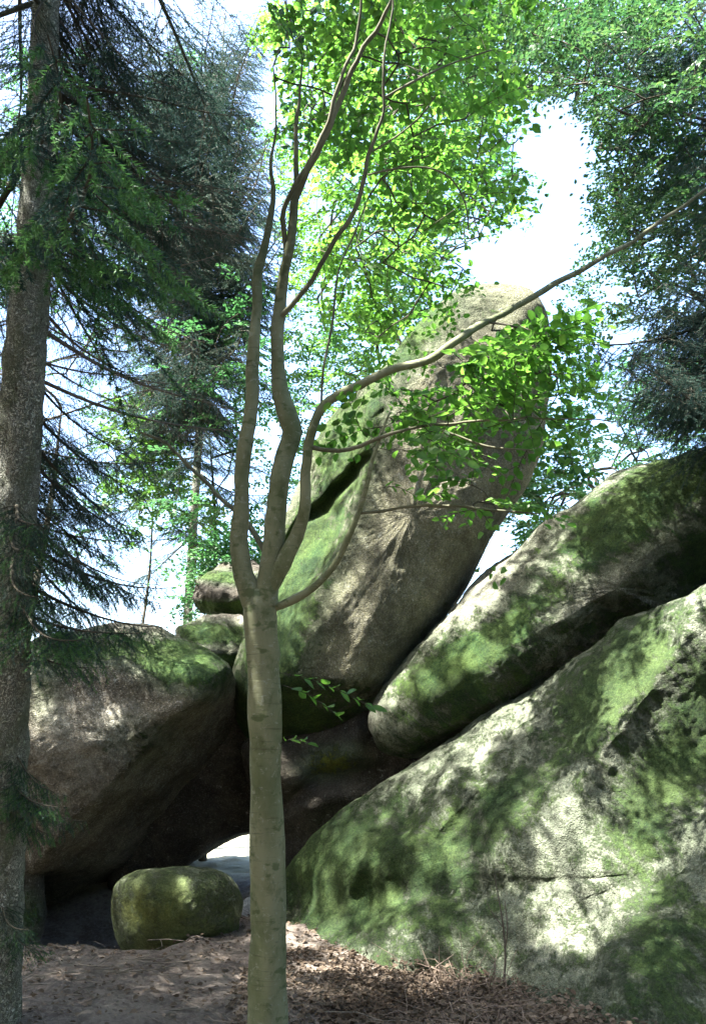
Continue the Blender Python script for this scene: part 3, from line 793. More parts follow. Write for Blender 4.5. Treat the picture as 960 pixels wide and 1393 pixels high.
DT = 5.0
TR = limb([(365, 1440, DT, 62), (364, 1393, DT, 54), (363, 1300, DT, 50), (363, 1200, DT, 48), (362, 1100, DT, 46), (361, 1000, DT, 44), (359, 930, DT, 42), (357, 880, DT, 42),
           (355, 840, DT, 44), (354, 815, DT, 40), (354, 800, DT, 26)])
LB = {
 'left': limb([(352, 840, DT, 30), (340, 805, DT, 32), (329, 770, DT, 27), (326, 720, DT, 25), (330, 650, DT, 23), (338, 570, DT, 21), (343, 500, DT, 20), (349, 430, DT, 16), (354, 370, DT + .05, 14), (366, 310, DT + .1, 11), (372, 265, DT + .15, 8), (370, 215, DT + .2, 5), (376, 150, DT + .25, 3), (372, 90, DT + .3, 2)], 0.02),
 'middle': limb([(360, 820, DT, 34), (366, 780, DT, 30), (374, 730, DT, 28), (380, 670, DT, 27), (390, 620, DT + .05, 27), (398, 590, DT + .05, 27), (388, 545, DT + .05, 25), (377, 500, DT + .05, 22), (377, 450, DT + .05, 20), (383, 400, DT + .05, 18), (392, 340, DT, 15), (400, 285, DT, 13), (404, 220, DT, 8), (403, 160, DT, 6), (410, 90, DT, 3)], 0.02),
 'rise': limb([(399, 292, DT, 12), (403, 270, DT, 11), (418, 232, DT - .05, 10), (442, 185, DT - .1, 9), (470, 120, DT - .1, 8), (492, 60, DT - .15, 7), (520, 15, DT - .2, 6), (560, -40, DT - .2, 5)], 0.03),
 'rise_twin': limb([(391, 348, DT, 9), (387, 325, DT, 9), (386, 285, DT - .05, 8), (402, 250, DT - .1, 8), (440, 180, DT - .15, 7), (468, 105, DT - .2, 6), (484, 40, DT - .2, 5), (490, -30, DT - .25, 4)], 0.03),
 'arching': limb([(366, 800, DT, 26), (385, 765, DT - .03, 25), (402, 730, DT - .05, 22), (414, 690, DT - .1, 19), (417, 640, DT - .1, 17), (422, 590, DT - .12, 16), (440, 550, DT - .15, 15), (480, 526, DT - .18, 14), (530, 504, DT - .2, 14), (580, 492, DT - .2, 13), (615, 466, DT - .2, 13), (660, 440, DT - .1, 11), (720, 405, DT, 10), (770, 378, DT + .1, 9), (815, 354, DT + .15, 8), (850, 333, DT + .25, 7), (905, 297, DT + .3, 6), (960, 256, DT + .4, 5), (1030, 215, DT + .5, 4)], 0.018),
 'low': limb([(374, 826, DT, 14), (395, 818, DT - .05, 14), (425, 800, DT - .1, 13), (455, 768, DT - .15, 12), (475, 728, DT - .2, 11), (492, 685, DT - .22, 9), (500, 655, DT - .25, 8), (508, 620, DT - .25, 6), (530, 560, DT - .25, 4)]),
 'cross': limb([(421, 608, DT - .1, 8), (460, 612, DT - .2, 7), (500, 604, DT - .25, 7), (545, 588, DT - .3, 6), (600, 578, DT - .3, 5), (680, 574, DT - .3, 4), (770, 568, DT - .3, 3), (840, 572, DT - .3, 2)], 0.03),
 'cross_fork': limb([(585, 580, DT - .3, 5), (625, 594, DT - .35, 4), (665, 608, DT - .4, 4), (722, 612, DT - .4, 2)]),
 'rail': limb([(486, 700, DT - .2, 5), (520, 695, DT - .25, 5), (570, 689, DT - .3, 5), (620, 688, DT - .35, 5), (680, 692, DT - .4, 4), (735, 700, DT - .4, 2)], 0.03),
 'whip': limb([(380, 432, DT + .04, 9), (398, 413, DT, 8), (425, 380, DT - .05, 8), (455, 330, DT - .1, 7), (482, 275, DT - .15, 7), (503, 215, DT - .2, 6), (518, 150, DT - .25, 5), (527, 80, DT - .3, 4), (532, 0, DT - .3, 3), (536, -60, DT - .3, 3)], 0.03),
 'hook': limb([(500, 238, DT - .2, 3), (540, 229, DT - .2, 3), (580, 228, DT - .2, 3), (612, 242, DT - .2, 3), (632, 275, DT - .2, 2.5), (637, 312, DT - .2, 2)]),
 'spur': limb([(524, 132, DT - .25, 4), (560, 112, DT - .2, 4), (610, 88, DT - .1, 3), (668, 68, DT, 2.5)]),
 'spur_low': limb([(506, 206, DT - .2, 3.5), (540, 185, DT - .2, 3), (572, 158, DT - .2, 3), (592, 130, DT - .2, 2)]),
 'back': limb([(358, 748, DT, 9), (340, 715, DT + .2, 9), (322, 692, DT + .3, 8), (290, 665, DT + .5, 7), (255, 630, DT + .6, 6), (222, 604, DT + .7, 5), (190, 590, DT + .8, 3)], 0.03),
 'thin': limb([(470, 430, DT + .3, 3), (455, 400, DT + .3, 3), (462, 350, DT + .3, 3), (485, 310, DT + .3, 3), (500, 290, DT + .3, 2)]),
}
LB['thin'] = limb([(437, 548, DT - .12, 4), (440, 500, DT - .1, 4), (452, 440, DT, 4), (460, 370, DT + .1, 3), (482, 318, DT + .2, 3), (500, 270, DT + .2, 2)])
def trunk_bump(amp, sc, sz, seed, knots=()):
    def f(v, off, pts, rad):
        v = v.copy()
        for i in range(v.shape[0]):
            for j in range(v.shape[1]):
                p = v[i, j]
                k = noise.fractal((p[0] * sc + seed, p[1] * sc, p[2] * sz), 1, 2, 3)
                v[i, j] += off[i, j] * amp * k * rad[i]
                for (kz, ka, kh, ks) in knots:
                    dz = (pts[i][2] - kz) / ks; da = math.acos(max(-1, min(1, off[i, j][0] * math.cos(ka) + off[i, j][1] * math.sin(ka)))) / (ks / rad[i])
                    v[i, j] += off[i, j] * kh * math.exp(-dz * dz - da * da)
        return v
    return f
beech_base = TR[0][:3]
bg = Geo()
bg.tube(TR[:, :3], TR[:, 3], 40, bump=trunk_bump(0.16, 5, 1.6, 3, ((0.75, -1.2, .012, .05), (1.05, -2.2, .010, .035), (1.32, -0.7, .014, .04), (1.62, -1.9, .010, .04), (1.95, -1.1, .012, .035), (2.3, -0.1, .016, .05), (2.2, -2.4, .009, .03))))
recentre(bg, beech_base)
beech_trunk_mesh = bg.mesh('trunk', BARK_BEECH)
limb_meshes = []
for k, a in LB.items():
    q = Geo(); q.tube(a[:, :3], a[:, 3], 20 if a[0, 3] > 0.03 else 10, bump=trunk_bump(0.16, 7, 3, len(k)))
    recentre(q, beech_base); limb_meshes.append(q.mesh('limb', BARK_BEECH if k in ('left', 'middle', 'arching', 'low') else BARK_BACKLIT))

# beech foliage near the limbs
near_beech = sample([
    ([(500, 540), (560, 520), (620, 490), (660, 440), (720, 440), (770, 500), (760, 560), (700, 590), (640, 560), (560, 590), (500, 600), (470, 570)], 4.6, 5.6, 46),
    ([(640, 450), (740, 440), (770, 510), (730, 560), (650, 540)], 4.7, 5.4, 16),
    ([(520, 560), (640, 560), (600, 600), (500, 625)], 4.5, 5.1, 7),
    ([(620, 660), (750, 640), (760, 700), (640, 720)], 4.6, 5.3, 6),
    ([(380, 0), (560, 0), (640, 80), (700, 250), (640, 300), (560, 330), (480, 200), (400, 180)], 5.0, 8.0, 140),
    ([(380, -150), (640, -200), (700, 20), (560, 100), (380, 60)], 5.0, 8.0, 60),
    ([(400, 200), (480, 240), (560, 330), (640, 370), (600, 420), (520, 480), (440, 420)], 6.0, 8.5, 70),
    ([(540, 60), (680, 90), (740, 230), (740, 300), (640, 330), (560, 280)], 6.5, 8.5, 45),
])
def sprigs(lv, bg):
    # low sprigs growing straight from the trunk
    for a, b, n, sz in ((P(380, 915, 4.95), P(505, 962, 4.75), 13, 0.095), (P(384, 932, 4.95), P(460, 975, 4.7), 9, 0.09), (P(380, 1012, 4.95), P(418, 1012, 4.8), 6, 0.07),
                        (P(515, 665, 4.7), P(560, 672, 4.65), 6, 0.07), (P(560, 689, 4.7), P(610, 672, 4.6), 8, 0.075), (P(640, 690, 4.65), P(665, 712, 4.6), 5, 0.075),
                        (P(600, 688, 4.65), P(612, 678, 4.6), 5, 0.08)):
        t = np.linspace(0.2, 1, n); p = a + np.outer(t, b - a) + np.outer(np.sin(t * 3.1) * 0.03, [0, 0, 1])
        d = unit(b - a); sd_ = unit(np.cross([0, 0.5, 1], d))
        sg = np.where(np.arange(n) % 2, 1.0, -1.0)
        lv.add(p, d[None] * 0.8 + sd_[None] * sg[:, None] * 0.8 + rng.normal(0, 0.2, (n, 3)), np.array([0, -0.45, 0.9])[None] + rng.normal(0, 0.25, (n, 3)), sz * rng.uniform(0.7, 1.1, n))
        bg.tube(np.vstack([a, p]), 0.0025, 4)
def pick_near(arr):
    q = proj(arr[0]); size = arr[3] / q[:, 2]
    vis = (q[:, 0] > 370) & (q[:, 0] < 800) & (q[:, 1] > 420) & (q[:, 1] < 1040)
    return np.argsort(-np.where(vis, size, 0))
root, base = broadleaf('slender multi-stemmed beech in front of the boulders, smooth olive-grey bark, fresh green leaves',
    TR[:, :3], TR[:, 3], near_beech, LEAF_BRIGHT, BARK_BEECH, 0.072, name='beech_tree', limbs=[a[8:, :3] for a in LB.values()], trunk_mesh=True,
    trunk_from=0.9, L=(0.25, 0.5), extra=sprigs, n_leaf_parts=280, pick=pick_near)
link('trunk', beech_trunk_mesh, root)
for me in limb_meshes: link('limb', me, root)

# --- broadleaf trees behind the boulders
def tree_at(px, d, z_top, lean=0.0, r=0.12):
    p = P(px, 900, d); x, y = p[0], p[1]
    z0 = ground_z(x, y) - 0.1
    pts = [(x, y, z0), (x + lean * 0.3, y, z_top * 0.35), (x + lean * 0.6 + 0.1, y + 0.1, z_top * 0.7), (x + lean, y, z_top)]
    return pts, [r, r * 0.8, r * 0.5, r * 0.15]

t, r = tree_at(540, 14.5, 9.5, 0.3)
broadleaf('bright yellow-green beech standing behind the tall leaning boulder', t, r, sample([
    ([(380, 0), (560, 0), (620, 150), (600, 380), (560, 440), (500, 500), (420, 480), (400, 300)], 11.5, 15.5, 290),
    ([(420, 430), (500, 400), (560, 440), (470, 560), (410, 560)], 12, 14, 60)]),
    LEAF_BRIGHT, BARK_DARK, 0.07, L=(0.4, 0.8), twigs=False, dens=1.15)
t, r = tree_at(600, 15.5, 9.5, 0.6)
broadleaf('pale blue-green beech reaching out towards the open sky above the tall boulder', t, r, sample([
    ([(560, 0), (640, 20), (700, 150), (745, 230), (740, 300), (640, 335), (620, 390), (540, 420), (500, 300), (540, 150)], 12, 16, 210)]),
    LEAF_COOL, BARK_DARK, 0.07, L=(0.35, 0.7), twigs=False, dens=1.1)
t, r = tree_at(290, 13.5, 7.5, -0.3, 0.07)
broadleaf('loose blue-green tree behind the beech fork, small leaves against the sky', t, r, sample([
    ([(230, 480), (330, 380), (480, 480), (420, 600), (370, 760), (240, 780), (215, 640)], 12, 15, 260),
    ([(170, 760), (260, 730), (360, 760), (340, 800), (240, 850), (170, 850)], 11.8, 13, 130)]),
    LEAF_COOL, BARK_DARK, 0.075, name='young_tree', L=(0.3, 0.6), twigs=False)
t, r = tree_at(20, 18, 10, 0.4, 0.14)
broadleaf('hazy blue-green tree in the far left background behind the spruces', t, r, sample([
    ([(-80, 100), (240, 60), (400, 200), (350, 520), (300, 600), (200, 700), (140, 800), (-60, 800)], 16, 20, 420)]),
    LEAF_COOL, BARK_DARK, 0.08, name='background_tree', L=(0.4, 0.8), twigs=False)
t, r = tree_at(180, 14.0, 7.0, 0.1, 0.045)
broadleaf('young maple with bright green leaves behind the left boulder', t, r, sample([
    ([(155, 560), (200, 535), (235, 560), (255, 640), (290, 700), (260, 750), (190, 745), (155, 680)], 13.0, 14.8, 110)]),
    LEAF_MID, BARK_DARK, 0.095, name='maple_sapling', cat='sapling', L=(0.3, 0.55))
t, r = tree_at(860, 15, 8, -0.5, 0.1)
broadleaf('pale blue-green tree behind the right boulder, lower than its neighbours', t, r, sample([
    ([(720, 560), (790, 500), (960, 480), (1050, 560), (1000, 640), (860, 640), (760, 720), (690, 770), (690, 660)], 12.5, 15.5, 260),
    ([(700, 640), (760, 620), (800, 660), (730, 740), (690, 760)], 11.0, 12, 40)]),
    LEAF_COOL, BARK_DARK, 0.08, name='young_tree', L=(0.35, 0.65), twigs=False)
t, r = tree_at(700, 11.6, 5.2, 0.1, 0.03)
broadleaf('small leafy sapling rising in the gap between tall and right boulders', t, r, sample([
    ([(660, 640), (720, 600), (780, 620), (800, 680), (740, 740), (690, 790), (700, 710), (670, 700)], 10.9, 12, 45)]),
    LEAF_MID, BARK_DARK, 0.07, name='maple_sapling', cat='sapling', L=(0.25, 0.45))
t, r = tree_at(1120, 11.5, 11, -1.0, 0.16)
broadleaf('dense mid-green beech leaning in from the upper right corner', t, r, sample([
    ([(600, 0), (960, 0), (1000, 200), (960, 480), (880, 400), (820, 330), (800, 150), (740, 140), (690, 160), (620, 90)], 9.5, 12.5, 400),
    ([(600, -250), (1000, -250), (1000, 0), (600, 0)], 9, 12, 90),
    ([(590, 0), (960, 0), (960, 140), (830, 170), (800, 140), (740, 140), (690, 150), (620, 90)], 7.5, 10, 130),
    ([(790, 170), (960, 120), (960, 330), (840, 330), (800, 280)], 8.5, 10, 60),
    ([(820, 300), (960, 180), (1000, 420), (880, 470), (770, 440)], 9.5, 12.0, 90)]),
    LEAF_RIGHT, BARK_DARK, 0.06, L=(0.35, 0.7), twigs=False, dens=1.2)

# ------------------------------------------------------------------ spruces
def spruce_branch(seed, L=2.2, fresh=0.0, bare=0.0, needle=0.017, droop=0.25, fan=0.5, dens=1.0):
    """branch along +X with drooping side twigs; returns wood geo, needle geo, tip geo"""
    r = np.random.default_rng(seed)
    wood, nd, tip = Geo(), Geo(), Geo()
    t = np.linspace(0, 1, 14)
    ax = np.stack([t * L, 0.06 * np.sin(t * 5 + seed) * t * L, -droop * L * np.sin(t * 1.9) * 0.6 + 0.10 * L * t ** 3], 1)
    wood.tube(ax, 0.018 * (1 - t) + 0.003, 6)
    def at(u): return np.array([np.interp(u, t, ax[:, k]) for k in range(3)])
    def needles(a, b, geo, f=1.0):
        l = np.linalg.norm(b - a); n = int(l / 0.0027 * dens * f)
        if n < 3: return
        u = r.uniform(0, 1, n)[:, None]; p = a + u * (b - a)
        d0 = unit(b - a); s1 = unit(np.cross(d0, [0.1, 0.2, 1])); s2 = np.cross(d0, s1)
        ph = r.uniform(0, 2 * math.pi, n)
        sd = np.cos(ph)[:, None] * s1 + np.sin(ph)[:, None] * s2
        dn = d0 * 0.65 + sd * 0.8; dn /= np.linalg.norm(dn, axis=1)[:, None]
        ln = needle * r.uniform(0.75, 1.15, n)[:, None]
        wv = np.cross(dn, r.normal(0, 1, (n, 3))); wv /= np.linalg.norm(wv, axis=1)[:, None]
        wv *= needle * 0.12
        v = np.stack([p - wv, p + wv, p + dn * ln], 1).reshape(-1, 3)
        geo.add(v, tris=np.arange(3 * n).reshape(-1, 3))
    n2 = int(L / 0.055)
    for i in range(n2):
        u = 0.10 + 0.9 * (i + r.uniform(0, 0.6)) / n2
        if u > 1: continue
        sg = 1 if i % 2 else -1
        l2 = L * fan * (0.25 + 0.75 * math.sin(math.pi * min(1, u * 0.95 + 0.06)) ** 0.7) * r.uniform(0.35, 1.0) * (1.06 - 0.75 * u)
        o = at(min(u, 1))
        ang = r.uniform(0.5, 1.35)
        d = np.array([math.cos(ang), sg * math.sin(ang), -0.15 - 0.45 * r.random()])
        m_ = 5; tt = np.linspace(0, 1, m_)
        pts = o + np.outer(tt * l2, unit(d)) + np.outer(tt ** 2 * l2, [r.normal(0.12, 0.15), r.normal(0, 0.15), r.normal(-0.26, 0.16)]) + np.outer(np.sin(tt * 6 + i) * 0.015, [1, 1, 0.5])
        wood.tube(pts, 0.0028 * (1 - tt) + 0.001, 3)
        dead = r.random() < bare * (1.3 - u)
        for k in range(m_ - 1):
            if not dead and u > 0.15: needles(pts[k], pts[k + 1], tip if (k == m_ - 2 and r.random() < fresh) else nd)
        n3 = int(l2 / 0.042)
        for j in range(n3):
            w_ = 0.15 + 0.85 * (j + r.uniform(0, 0.5)) / n3
            o3 = np.array([np.interp(w_, tt, pts[:, k]) for k in range(3)])
            s3 = 1 if j % 2 else -1
            l3 = 0.16 * (1.1 - w_) + 0.05 * r.random() + 0.02
            side = unit(np.cross(d, [0, 0, 1])) * s3
            d3 = unit(unit(d) * 0.8 + side * 0.7 + np.array([0, 0, -0.35 - 0.5 * r.random()]))
            e = o3 + d3 * l3
            wood.tube(np.array([o3, (o3 + e) / 2 + r.normal(0, 0.004, 3), e]), np.array([0.0009, 0.0007, 0.0005]), 3)
            if dead:
                if r.random() < 0.5:
                    e2 = e + unit(d3 + r.normal(0, 0.6, 3)) * 0.05; wood.tube(np.array([e, e2]), 0.0006, 3)
            else: needles(o3, e, tip if r.random() < fresh * 0.8 else nd)
    return wood, nd, tip

def branch_kit(seed, nmat, wmat, **k):
    wd, nd, tp = spruce_branch(seed, **k)
    a = wd.mesh('branch', wmat)
    b = nd.mesh('needles', nmat, sm=False) if nd.v else None
    c = tp.mesh('shoots', NEEDLE_FRESH, sm=False) if tp.v else None
    return a, b, c
KITS = {
    'full': [branch_kit(1, NEEDLE, BARK_DARK), branch_kit(2, NEEDLE, BARK_DARK, droop=0.35), branch_kit(3, NEEDLE, BARK_DARK, bare=0.3)],
    'grey': [branch_kit(4, NEEDLE_GREY, BARK_DARK, bare=0.25, fan=0.55), branch_kit(5, NEEDLE_GREY, TWIG_GREY, bare=0.45)],
    'dead': [branch_kit(6, NEEDLE_GREY, TWIG_GREY, bare=9, fan=0.45), branch_kit(7, NEEDLE_GREY, TWIG_GREY, bare=9, fan=0.35, droop=0.1)],
    'fresh': [branch_kit(8, NEEDLE, BARK_DARK, fresh=0.75, needle=0.022, L=1.5), branch_kit(9, NEEDLE, BARK_DARK, fresh=0.35, L=1.5)],
    'near': [branch_kit(10, NEEDLE, BARK_DARK, fresh=0.9, needle=0.026, L=2.4, droop=0.15), branch_kit(12, NEEDLE, BARK_DARK, fresh=0.6, needle=0.026, L=2.4)],
}
KITL = {'near': 2.4, 'full': 2.2, 'grey': 2.2, 'dead': 2.2, 'fresh': 1.5}
DROP = {}
def hang_branch(root, base, A, B, kind, roll=None):
    k = random.randrange(len(KITS[kind])); wd, nd, tp = KITS[kind][k]
    A = np.asarray(A); B = np.asarray(B)
    mid = A + np.outer([0.35, 0.6, 0.85, 1.0], B - A)
    if SUNNY and (proj(B)[0][1] < -50 or proj(B)[0][0] < -50):
        for (c, rr_) in SUNNY:
            d = mid - c; t = d @ SUN_DIR
            if (((np.linalg.norm(d - np.outer(t, SUN_DIR), axis=1)) < rr_ + 0.15) & (t > 1.0)).any(): return
    if kind not in ('dead', 'near'):
        q = proj(mid)
        if ((q[:, 0] < 80) & (q[:, 1] > 250) & (q[:, 1] < 600) & (q[:, 2] < 4.8) & (q[:, 2] > 0)).any(): return
    L = np.linalg.norm(B - A); s = L / KITL[kind]
    x = unit(B - A); up = np.array([0, 0, 1.0]); y = unit(np.cross(up, x)); z = np.cross(x, y)
    M = Matrix(((x[0], y[0], z[0]), (x[1], y[1], z[1]), (x[2], y[2], z[2]))).to_4x4()
    M = M @ Matrix.Rotation(random.uniform(-0.3, 0.3) if roll is None else roll, 4, 'X')
    o = link('branch', wd, root)
    sz = s if s < 1 else s * 0.5 + 0.5
    o.matrix_local = Matrix.Translation(Vector(A - base)) @ M @ Matrix.Diagonal((s, sz, sz, 1))
    if nd: link('needles', nd, o, kind='stuff')
    if tp: link('shoots', tp, o, kind='stuff')

def spruce(label, tr, radii, jobs, name='spruce_tree', bump=0.10):
    tr = catmull(np.column_stack([np.asarray(tr, float), radii]), 0.03)
    base = tr[0][:3].copy()
    root = empty(name, base, label, 'tree')
    g = Geo(); g.tube(tr[:, :3], tr[:, 3], 56, bump=trunk_bump(bump, 16, 7, 1)); recentre(g, base)
    link('trunk', g.mesh('trunk', BARK_SPRUCE), root)
    for (kind, targets, rise) in jobs:
        for B in targets:
            # leave the trunk a little above or below the tip
            L0 = np.linalg.norm(B[:2] - base[:2])
            zz = B[2] + L0 * random.uniform(*rise)
            i = int(np.argmin(np.abs(tr[:, 2] - zz)))
            hang_branch(root, base, tr[i, :3], B, kind)
    return root, base, tr

sp1 = limb([(-12, 1470, 5.0, 80), (-8, 1393, 5.0, 70), (-4, 1300, 5.0, 65), (6, 1000, 5.0, 62), (12, 820, 5.0, 59), (24, 650, 5.0, 57), (33, 500, 5.0, 55), (45, 350, 5.0, 48), (55, 200, 5.0, 41),
            (60, 80, 5.0, 37), (66, -80, 5.0, 33), (80, -400, 5.1, 26), (110, -1100, 5.3, 14)])
root, base, tr = spruce('spruce trunk at the left edge with rough scaly bark and drooping branches', sp1[::4, :3], sp1[::4, 3], [
    ('grey', sample([([(150, 120), (330, 60), (390, 300), (330, 380), (200, 330)], 5.3, 6.8, 13)]), (-0.1, 0.3)),
    ('dead', sample([([(140, 200), (330, 200), (400, 450), (300, 650), (180, 620), (130, 400)], 5.0, 6.6, 18)]), (-0.1, 0.35)),
    ('full', sample([([(60, 0), (330, 0), (390, 120), (220, 240), (90, 260)], 5.0, 6.4, 17)]), (0.0, 0.35)),
    ('full', sample([([(120, 260), (260, 220), (330, 420), (290, 580), (180, 620), (120, 460)], 5.2, 6.6, 10)]), (0.0, 0.4)),
    ('full', sample([([(120, 650), (230, 700), (250, 830), (120, 860)], 5.3, 6.3, 6)]), (0.15, 0.5)),
    ('fresh', sample([([(40, 820), (250, 800), (240, 900), (60, 910)], 4.9, 5.7, 5)]), (0.1, 0.5)),
    ('fresh', sample([([(60, 1040), (130, 1080), (120, 1160), (60, 1150)], 4.7, 5.2, 3)]), (0.15, 0.45)),
    ('fresh', [P(70, 1290, 4.8), P(30, 1260, 4.5), P(20, 730, 4.0), P(75, 690, 4.1), P(40, 800, 4.2), P(110, 860, 4.3), P(200, 850, 4.8), P(240, 790, 5.2), P(150, 900, 5.0), P(95, 1090, 4.6)], (0.08, 0.25)),
    ('full', sample([([(70, 560), (230, 640), (280, 760), (230, 860), (100, 850)], 5.2, 6.4, 9)]), (0.1, 0.4)),
    ('near', [P(66, 150, 2.2), P(20, 60, 2.5)], (0.3, 0.4)),
    ('full', sample([([(0, 0), (100, 0), (120, 60), (30, 80)], 4.0, 4.8, 2)]), (0.2, 0.4)),
    ('full', [np.array([base_x, base_y, z]) for base_x, base_y, z in [(-4.5, 4.5, 4.2), (-4.0, 6.5, 5.0), (-4.6, 5.4, 3.2), (-3.6, 3.4, 5.6), (-2.2, 2.4, 6.0), (-0.8, 3.0, 6.5), (-3.9, 3.6, 6.8), (-1.0, 6.5, 7.5), (-3.5, 6.5, 7.6), (-2, 2.9, 8), (-0.9, 4.2, 8.6)]], (0.05, 0.3)),
])
def upright(x, y, z_top, r, lean=(0, 0)):
    z0 = ground_z(x, y) - 0.1
    return [(x, y, z0), (x + lean[0] * .3, y + lean[1] * .3, z_top * .33), (x + lean[0] * .7, y + lean[1] * .7, z_top * .7), (x + lean[0], y + lean[1], z_top)], [r, r * .8, r * .5, r * .1]

p = P(255, 850, 14.6)
t, r = upright(p[0], p[1], 19, 0.10)
spruce('dark dense spruce standing behind the left boulder, grey-green to the top of the view', t, r, [
    ('full', sample([([(110, 0), (390, 0), (400, 300), (350, 420), (300, 520), (180, 480), (90, 300)], 12.0, 15.2, 62)]), (0.05, 0.4)),
    ('full', sample([([(90, -80), (400, -80), (400, 160), (230, 120), (90, 60)], 12, 15.5, 24)]), (0.05, 0.35)),
    ('grey', sample([([(130, 150), (390, 100), (400, 350), (330, 450), (200, 420)], 11, 13.5, 16)]), (0.05, 0.4)),
    ('full', sample([([(150, 420), (300, 420), (320, 560), (250, 600), (170, 540)], 11.0, 13, 14)]), (0.1, 0.45)),
    ('full', [np.array([p[0] + 2.2 * math.cos(a), p[1] + 2.2 * math.sin(a), 5 + k * 0.28]) for k, a in enumerate(np.arange(26) * 2.4)], (0.05, 0.35)),
])
p = P(-120, 850, 9.5)
t, r = upright(p[0], p[1], 11, 0.13)
spruce('thin branched spruce half hidden behind the left spruce trunk', t, r, [
    ('dead', sample([([(0, 200), (60, 300), (230, 500), (250, 650), (120, 760), (0, 640)], 8.2, 9.8, 14)]), (0.05, 0.45)),
    ('full', sample([([(80, 560), (220, 600), (260, 700), (150, 800), (60, 780)], 8.2, 9.8, 11)]), (0.1, 0.45)),
    ('grey', sample([([(0, 0), (160, 60), (220, 300), (120, 420), (0, 300)], 8.2, 9.8, 10)]), (0.05, 0.45)),
])
p = P(1190, 850, 8.2)
t, r = upright(p[0], p[1], 12, 0.16)
spruce('dark fir reaching in from the right edge with drooping sprays', t, r, [
    ('full', sample([([(745, 400), (830, 340), (960, 300), (980, 500), (860, 530), (760, 500)], 7.0, 8.8, 30)]), (0.1, 0.45)),
    ('full', sample([([(730, -60), (960, -60), (960, 200), (830, 200)], 7.6, 9.4, 12)]), (0.1, 0.35)),
], name='fir_tree')

# ------------------------------------------------------------------ trees added around the viewer to shade the scene
_hole0 = list(HOLES)
HOLES.append([(-150, -30), (380, -30), (380, 600), (-150, 600)])
HOLES.append([(610, -400), (830, -400), (830, 160), (700, 160), (680, 100)])
cn = [(-5.2, 1.2, -0.1), (-5.1, 1.4, 4.0), (-4.6, 2.0, 8.0), (-4.2, 2.6, 12.0)]  # canopy beech added to shade the boulders
broadleaf('tall beech added off to the left so its crown shades the clearing', cn, [0.22, 0.18, 0.14, 0.04],
    np.vstack([box((-8, -2.0, 8.0), (0.2, 6.6, 12.0), 860), box((-5.5, -3, 8.5), (2.0, 3.0, 12.0), 420), box((-7.5, 2.6, 5), (-4.2, 6.2, 8), 150), box((-6.0, 5.0, 8.5), (-1.2, 9.0, 12), 150)]), LEAF_CANOPY, BARK_DARK, 0.095, L=(0.5, 0.9), twigs=False, dens=0.9)
HOLES[:] = _hole0
_sun0 = list(SUNNY); SUNNY.clear()
# prototype of the unseen trees added to block low sky light
tg = rng.normal(0, 1, (420, 3)); tg = tg / np.linalg.norm(tg, axis=1)[:, None] * rng.uniform(0.45, 1, (420, 1)) ** 0.5
tg = tg * np.array([3.2, 3.2, 4.6]) + np.array([0, 0, 6.2]); tg = tg + np.array([6, -9, 0])
proto, pb = broadleaf('unseen low-branched beech added around the viewer to block low sky', [(6, -9, -.1), (6.1, -9, 3), (6, -8.9, 7), (6, -9, 10.5)], [0.2, 0.17, 0.1, 0.03], tg, LEAF_DARK, BARK_DARK, 0.15, L=(0.7, 1.2), twigs=False, dens=0.7, group='unseen beeches added round the viewer for shade')
kids = list(proto.children)
for i, (x, y, sc) in enumerate([(0, -8, 1.0), (-6, -7, 1.1), (-10, -1, 1.0), (9, -3, 1.0), (9.5, 3.5, 0.95), (-11, 6, 1.0), (-13, 13, 1.15), (12, -10, 1.2), (-12, -10, 1.2), (3, -15, 1.3), (-4, -16, 1.3), (13, 10, 1.1)]):
    r_ = proto.copy(); scn.collection.objects.link(r_); r_.location = (x, y, -0.1); r_.rotation_euler = (0, 0, i * 1.9); r_.scale = (sc, sc, sc)
    for k in kids:
        c_ = k.copy(); scn.collection.objects.link(c_); c_.parent = r_

# ------------------------------------------------------------------ forest floor litter
def on_ground(x, y): return ground_z(x, y)
def ground_pts(n, x0, x1, y0, y1):
    x = rng.uniform(x0, x1, n); y = rng.uniform(y0, y1, n)
    z = np.array([ground_z(a, b) + 0.035 * noise.fractal((a * 4, b * 4, 0), 0.8, 2.1, 4) + 0.012 * noise.noise((a * 17, b * 17, 5)) for a, b in zip(x, y)])
    return np.stack([x, y, z], 1)
litter = Leaves()
gp = ground_pts(26000, -4.5, 3.5, 4.6, 10.5)
gp = gp[rng.random(len(gp)) < np.clip(0.3 + 0.8 * (gp[:, 0] + 0.7), 0.22, 1)]
gp = np.vstack([gp, ground_pts(9000, -0.9, 2.2, 4.8, 8.2)])
bk = ground_pts(5000, -0.2, 2.0, 5.6, 7.6); bk[:, 2] += 0.10 * rng.random(len(bk)) * np.clip((bk[:, 0] + bk[:, 1] - 6.3), 0, 1); gp = np.vstack([gp, bk])
n = len(gp); gp[:, 2] += rng.uniform(0.0, 0.022, n)
th = rng.uniform(0, 2 * math.pi, n)
litter.add(gp, np.stack([np.cos(th), np.sin(th), rng.normal(0, 0.3, n)], 1), np.stack([rng.normal(0, 0.4, n), rng.normal(0, 0.4, n), np.ones(n)], 1), rng.uniform(0.02, 0.06, n))
lg = litter.geo()
link('leaf_litter', lg.mesh('leaf_litter', DEAD_LEAF, sm=False), label='brown fallen leaves strewn over the ground before the boulders', category='leaf litter', kind='stuff')
tw = Geo()
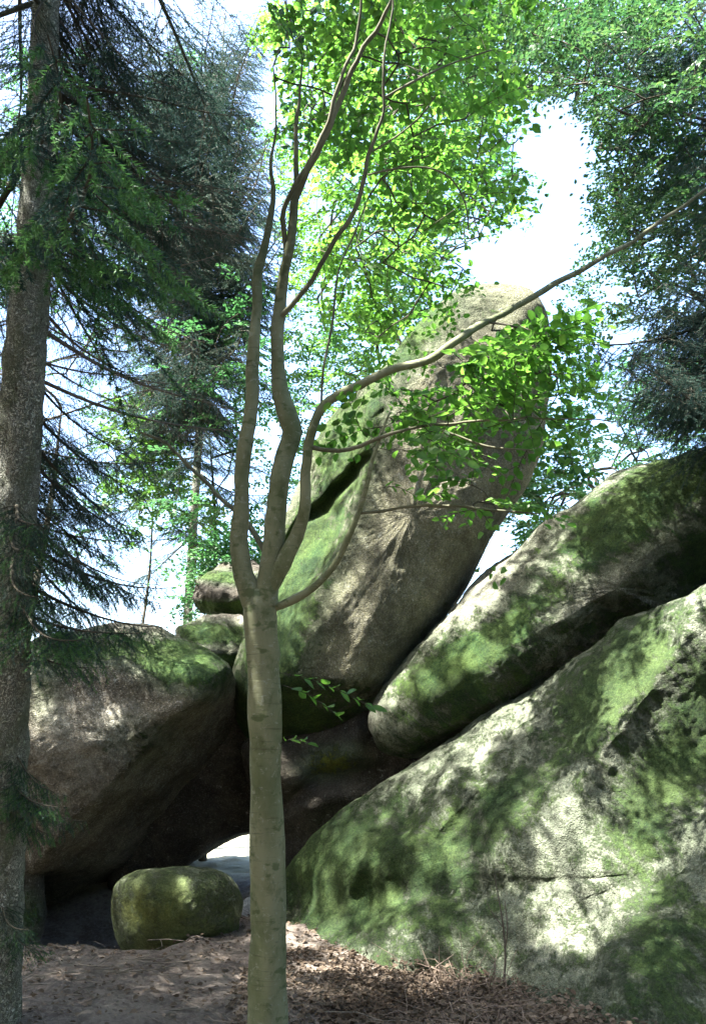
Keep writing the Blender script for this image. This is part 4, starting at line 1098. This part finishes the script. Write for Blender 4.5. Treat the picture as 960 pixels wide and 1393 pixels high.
for i in range(420):
    p = ground_pts(1, -3.5, 2.5, 4.8, 9)[0]; a = rng.uniform(0, 6.28); l = rng.uniform(0.08, 0.45)
    q = np.array([p + [0, 0, 0.012], p + [math.cos(a) * l / 2, math.sin(a) * l / 2, 0.02 + rng.normal(0, 0.008)], p + [math.cos(a + 0.3) * l, math.sin(a + 0.3) * l, 0.02]])
    tw.tube(q, rng.uniform(0.0015, 0.005), 4)
link('fallen_twigs', tw.mesh('fallen_twigs', TWIG_GREY), label='small dead twigs scattered on the forest floor', category='twigs', kind='stuff')
BRUSH = bark_material('dry_stem', (0.11, 0.08, 0.06), (0.22, 0.17, 0.13), (0.07, 0.05, 0.04))
# dry brush at the foot of the slab
br = Geo()
for i in range(210):
    px = rng.normal(655, 42); py = rng.uniform(1318, 1420)
    d = G(px, py); p = P(px, py, d)
    l = rng.uniform(0.12, 0.5); d1 = unit(np.array([rng.normal(0, 0.8), rng.normal(-0.1, 0.5), rng.uniform(0.15, 1.0)]))
    q = np.array([p, p + d1 * l * 0.5, p + d1 * l + np.array([rng.normal(0, 0.1), rng.normal(0, 0.05), -0.16 * rng.random()])])
    br.tube(q, np.array([0.005, 0.004, 0.0016]) * rng.uniform(0.5, 1.2), 4)
link('dry_brush', br.mesh('dry_brush', BRUSH), label='tangle of dry grey twigs piled at the foot of the rock slab', category='brush', kind='stuff')
def bare_sapling(label, stems):
    base = P(*stems[0][0][:3])
    root = empty('bare_sapling', base, label, 'sapling')
    for s in stems:
        a = limb(s); q = Geo(); q.tube(a[:, :3], a[:, 3], 6); recentre(q, base); link('stem', q.mesh('stem', TWIG_GREY), root)
dd = G(684, 1345)
bare_sapling('thin leafless sapling standing against the foot of the slab', [
    [(684, 1345, dd, 4), (687, 1300, dd, 3.5), (684, 1260, dd, 3), (678, 1222, dd, 2), (672, 1190, dd, 1.2)],
    [(687, 1290, dd, 2.4), (690, 1260, dd - .05, 2), (686, 1225, dd - .05, 1.4)],
    [(684, 1262, dd, 2), (668, 1240, dd, 1.4), (662, 1228, dd, 1)]])

print('TRIS', sum(len(o.data.loops) - 2 * len(o.data.polygons) for o in bpy.data.objects if o.type == 'MESH' and True) , 'UNIQUE', sum(len(me.loops) - 2 * len(me.polygons) for me in bpy.data.meshes), 'OBJ', len(bpy.data.objects))
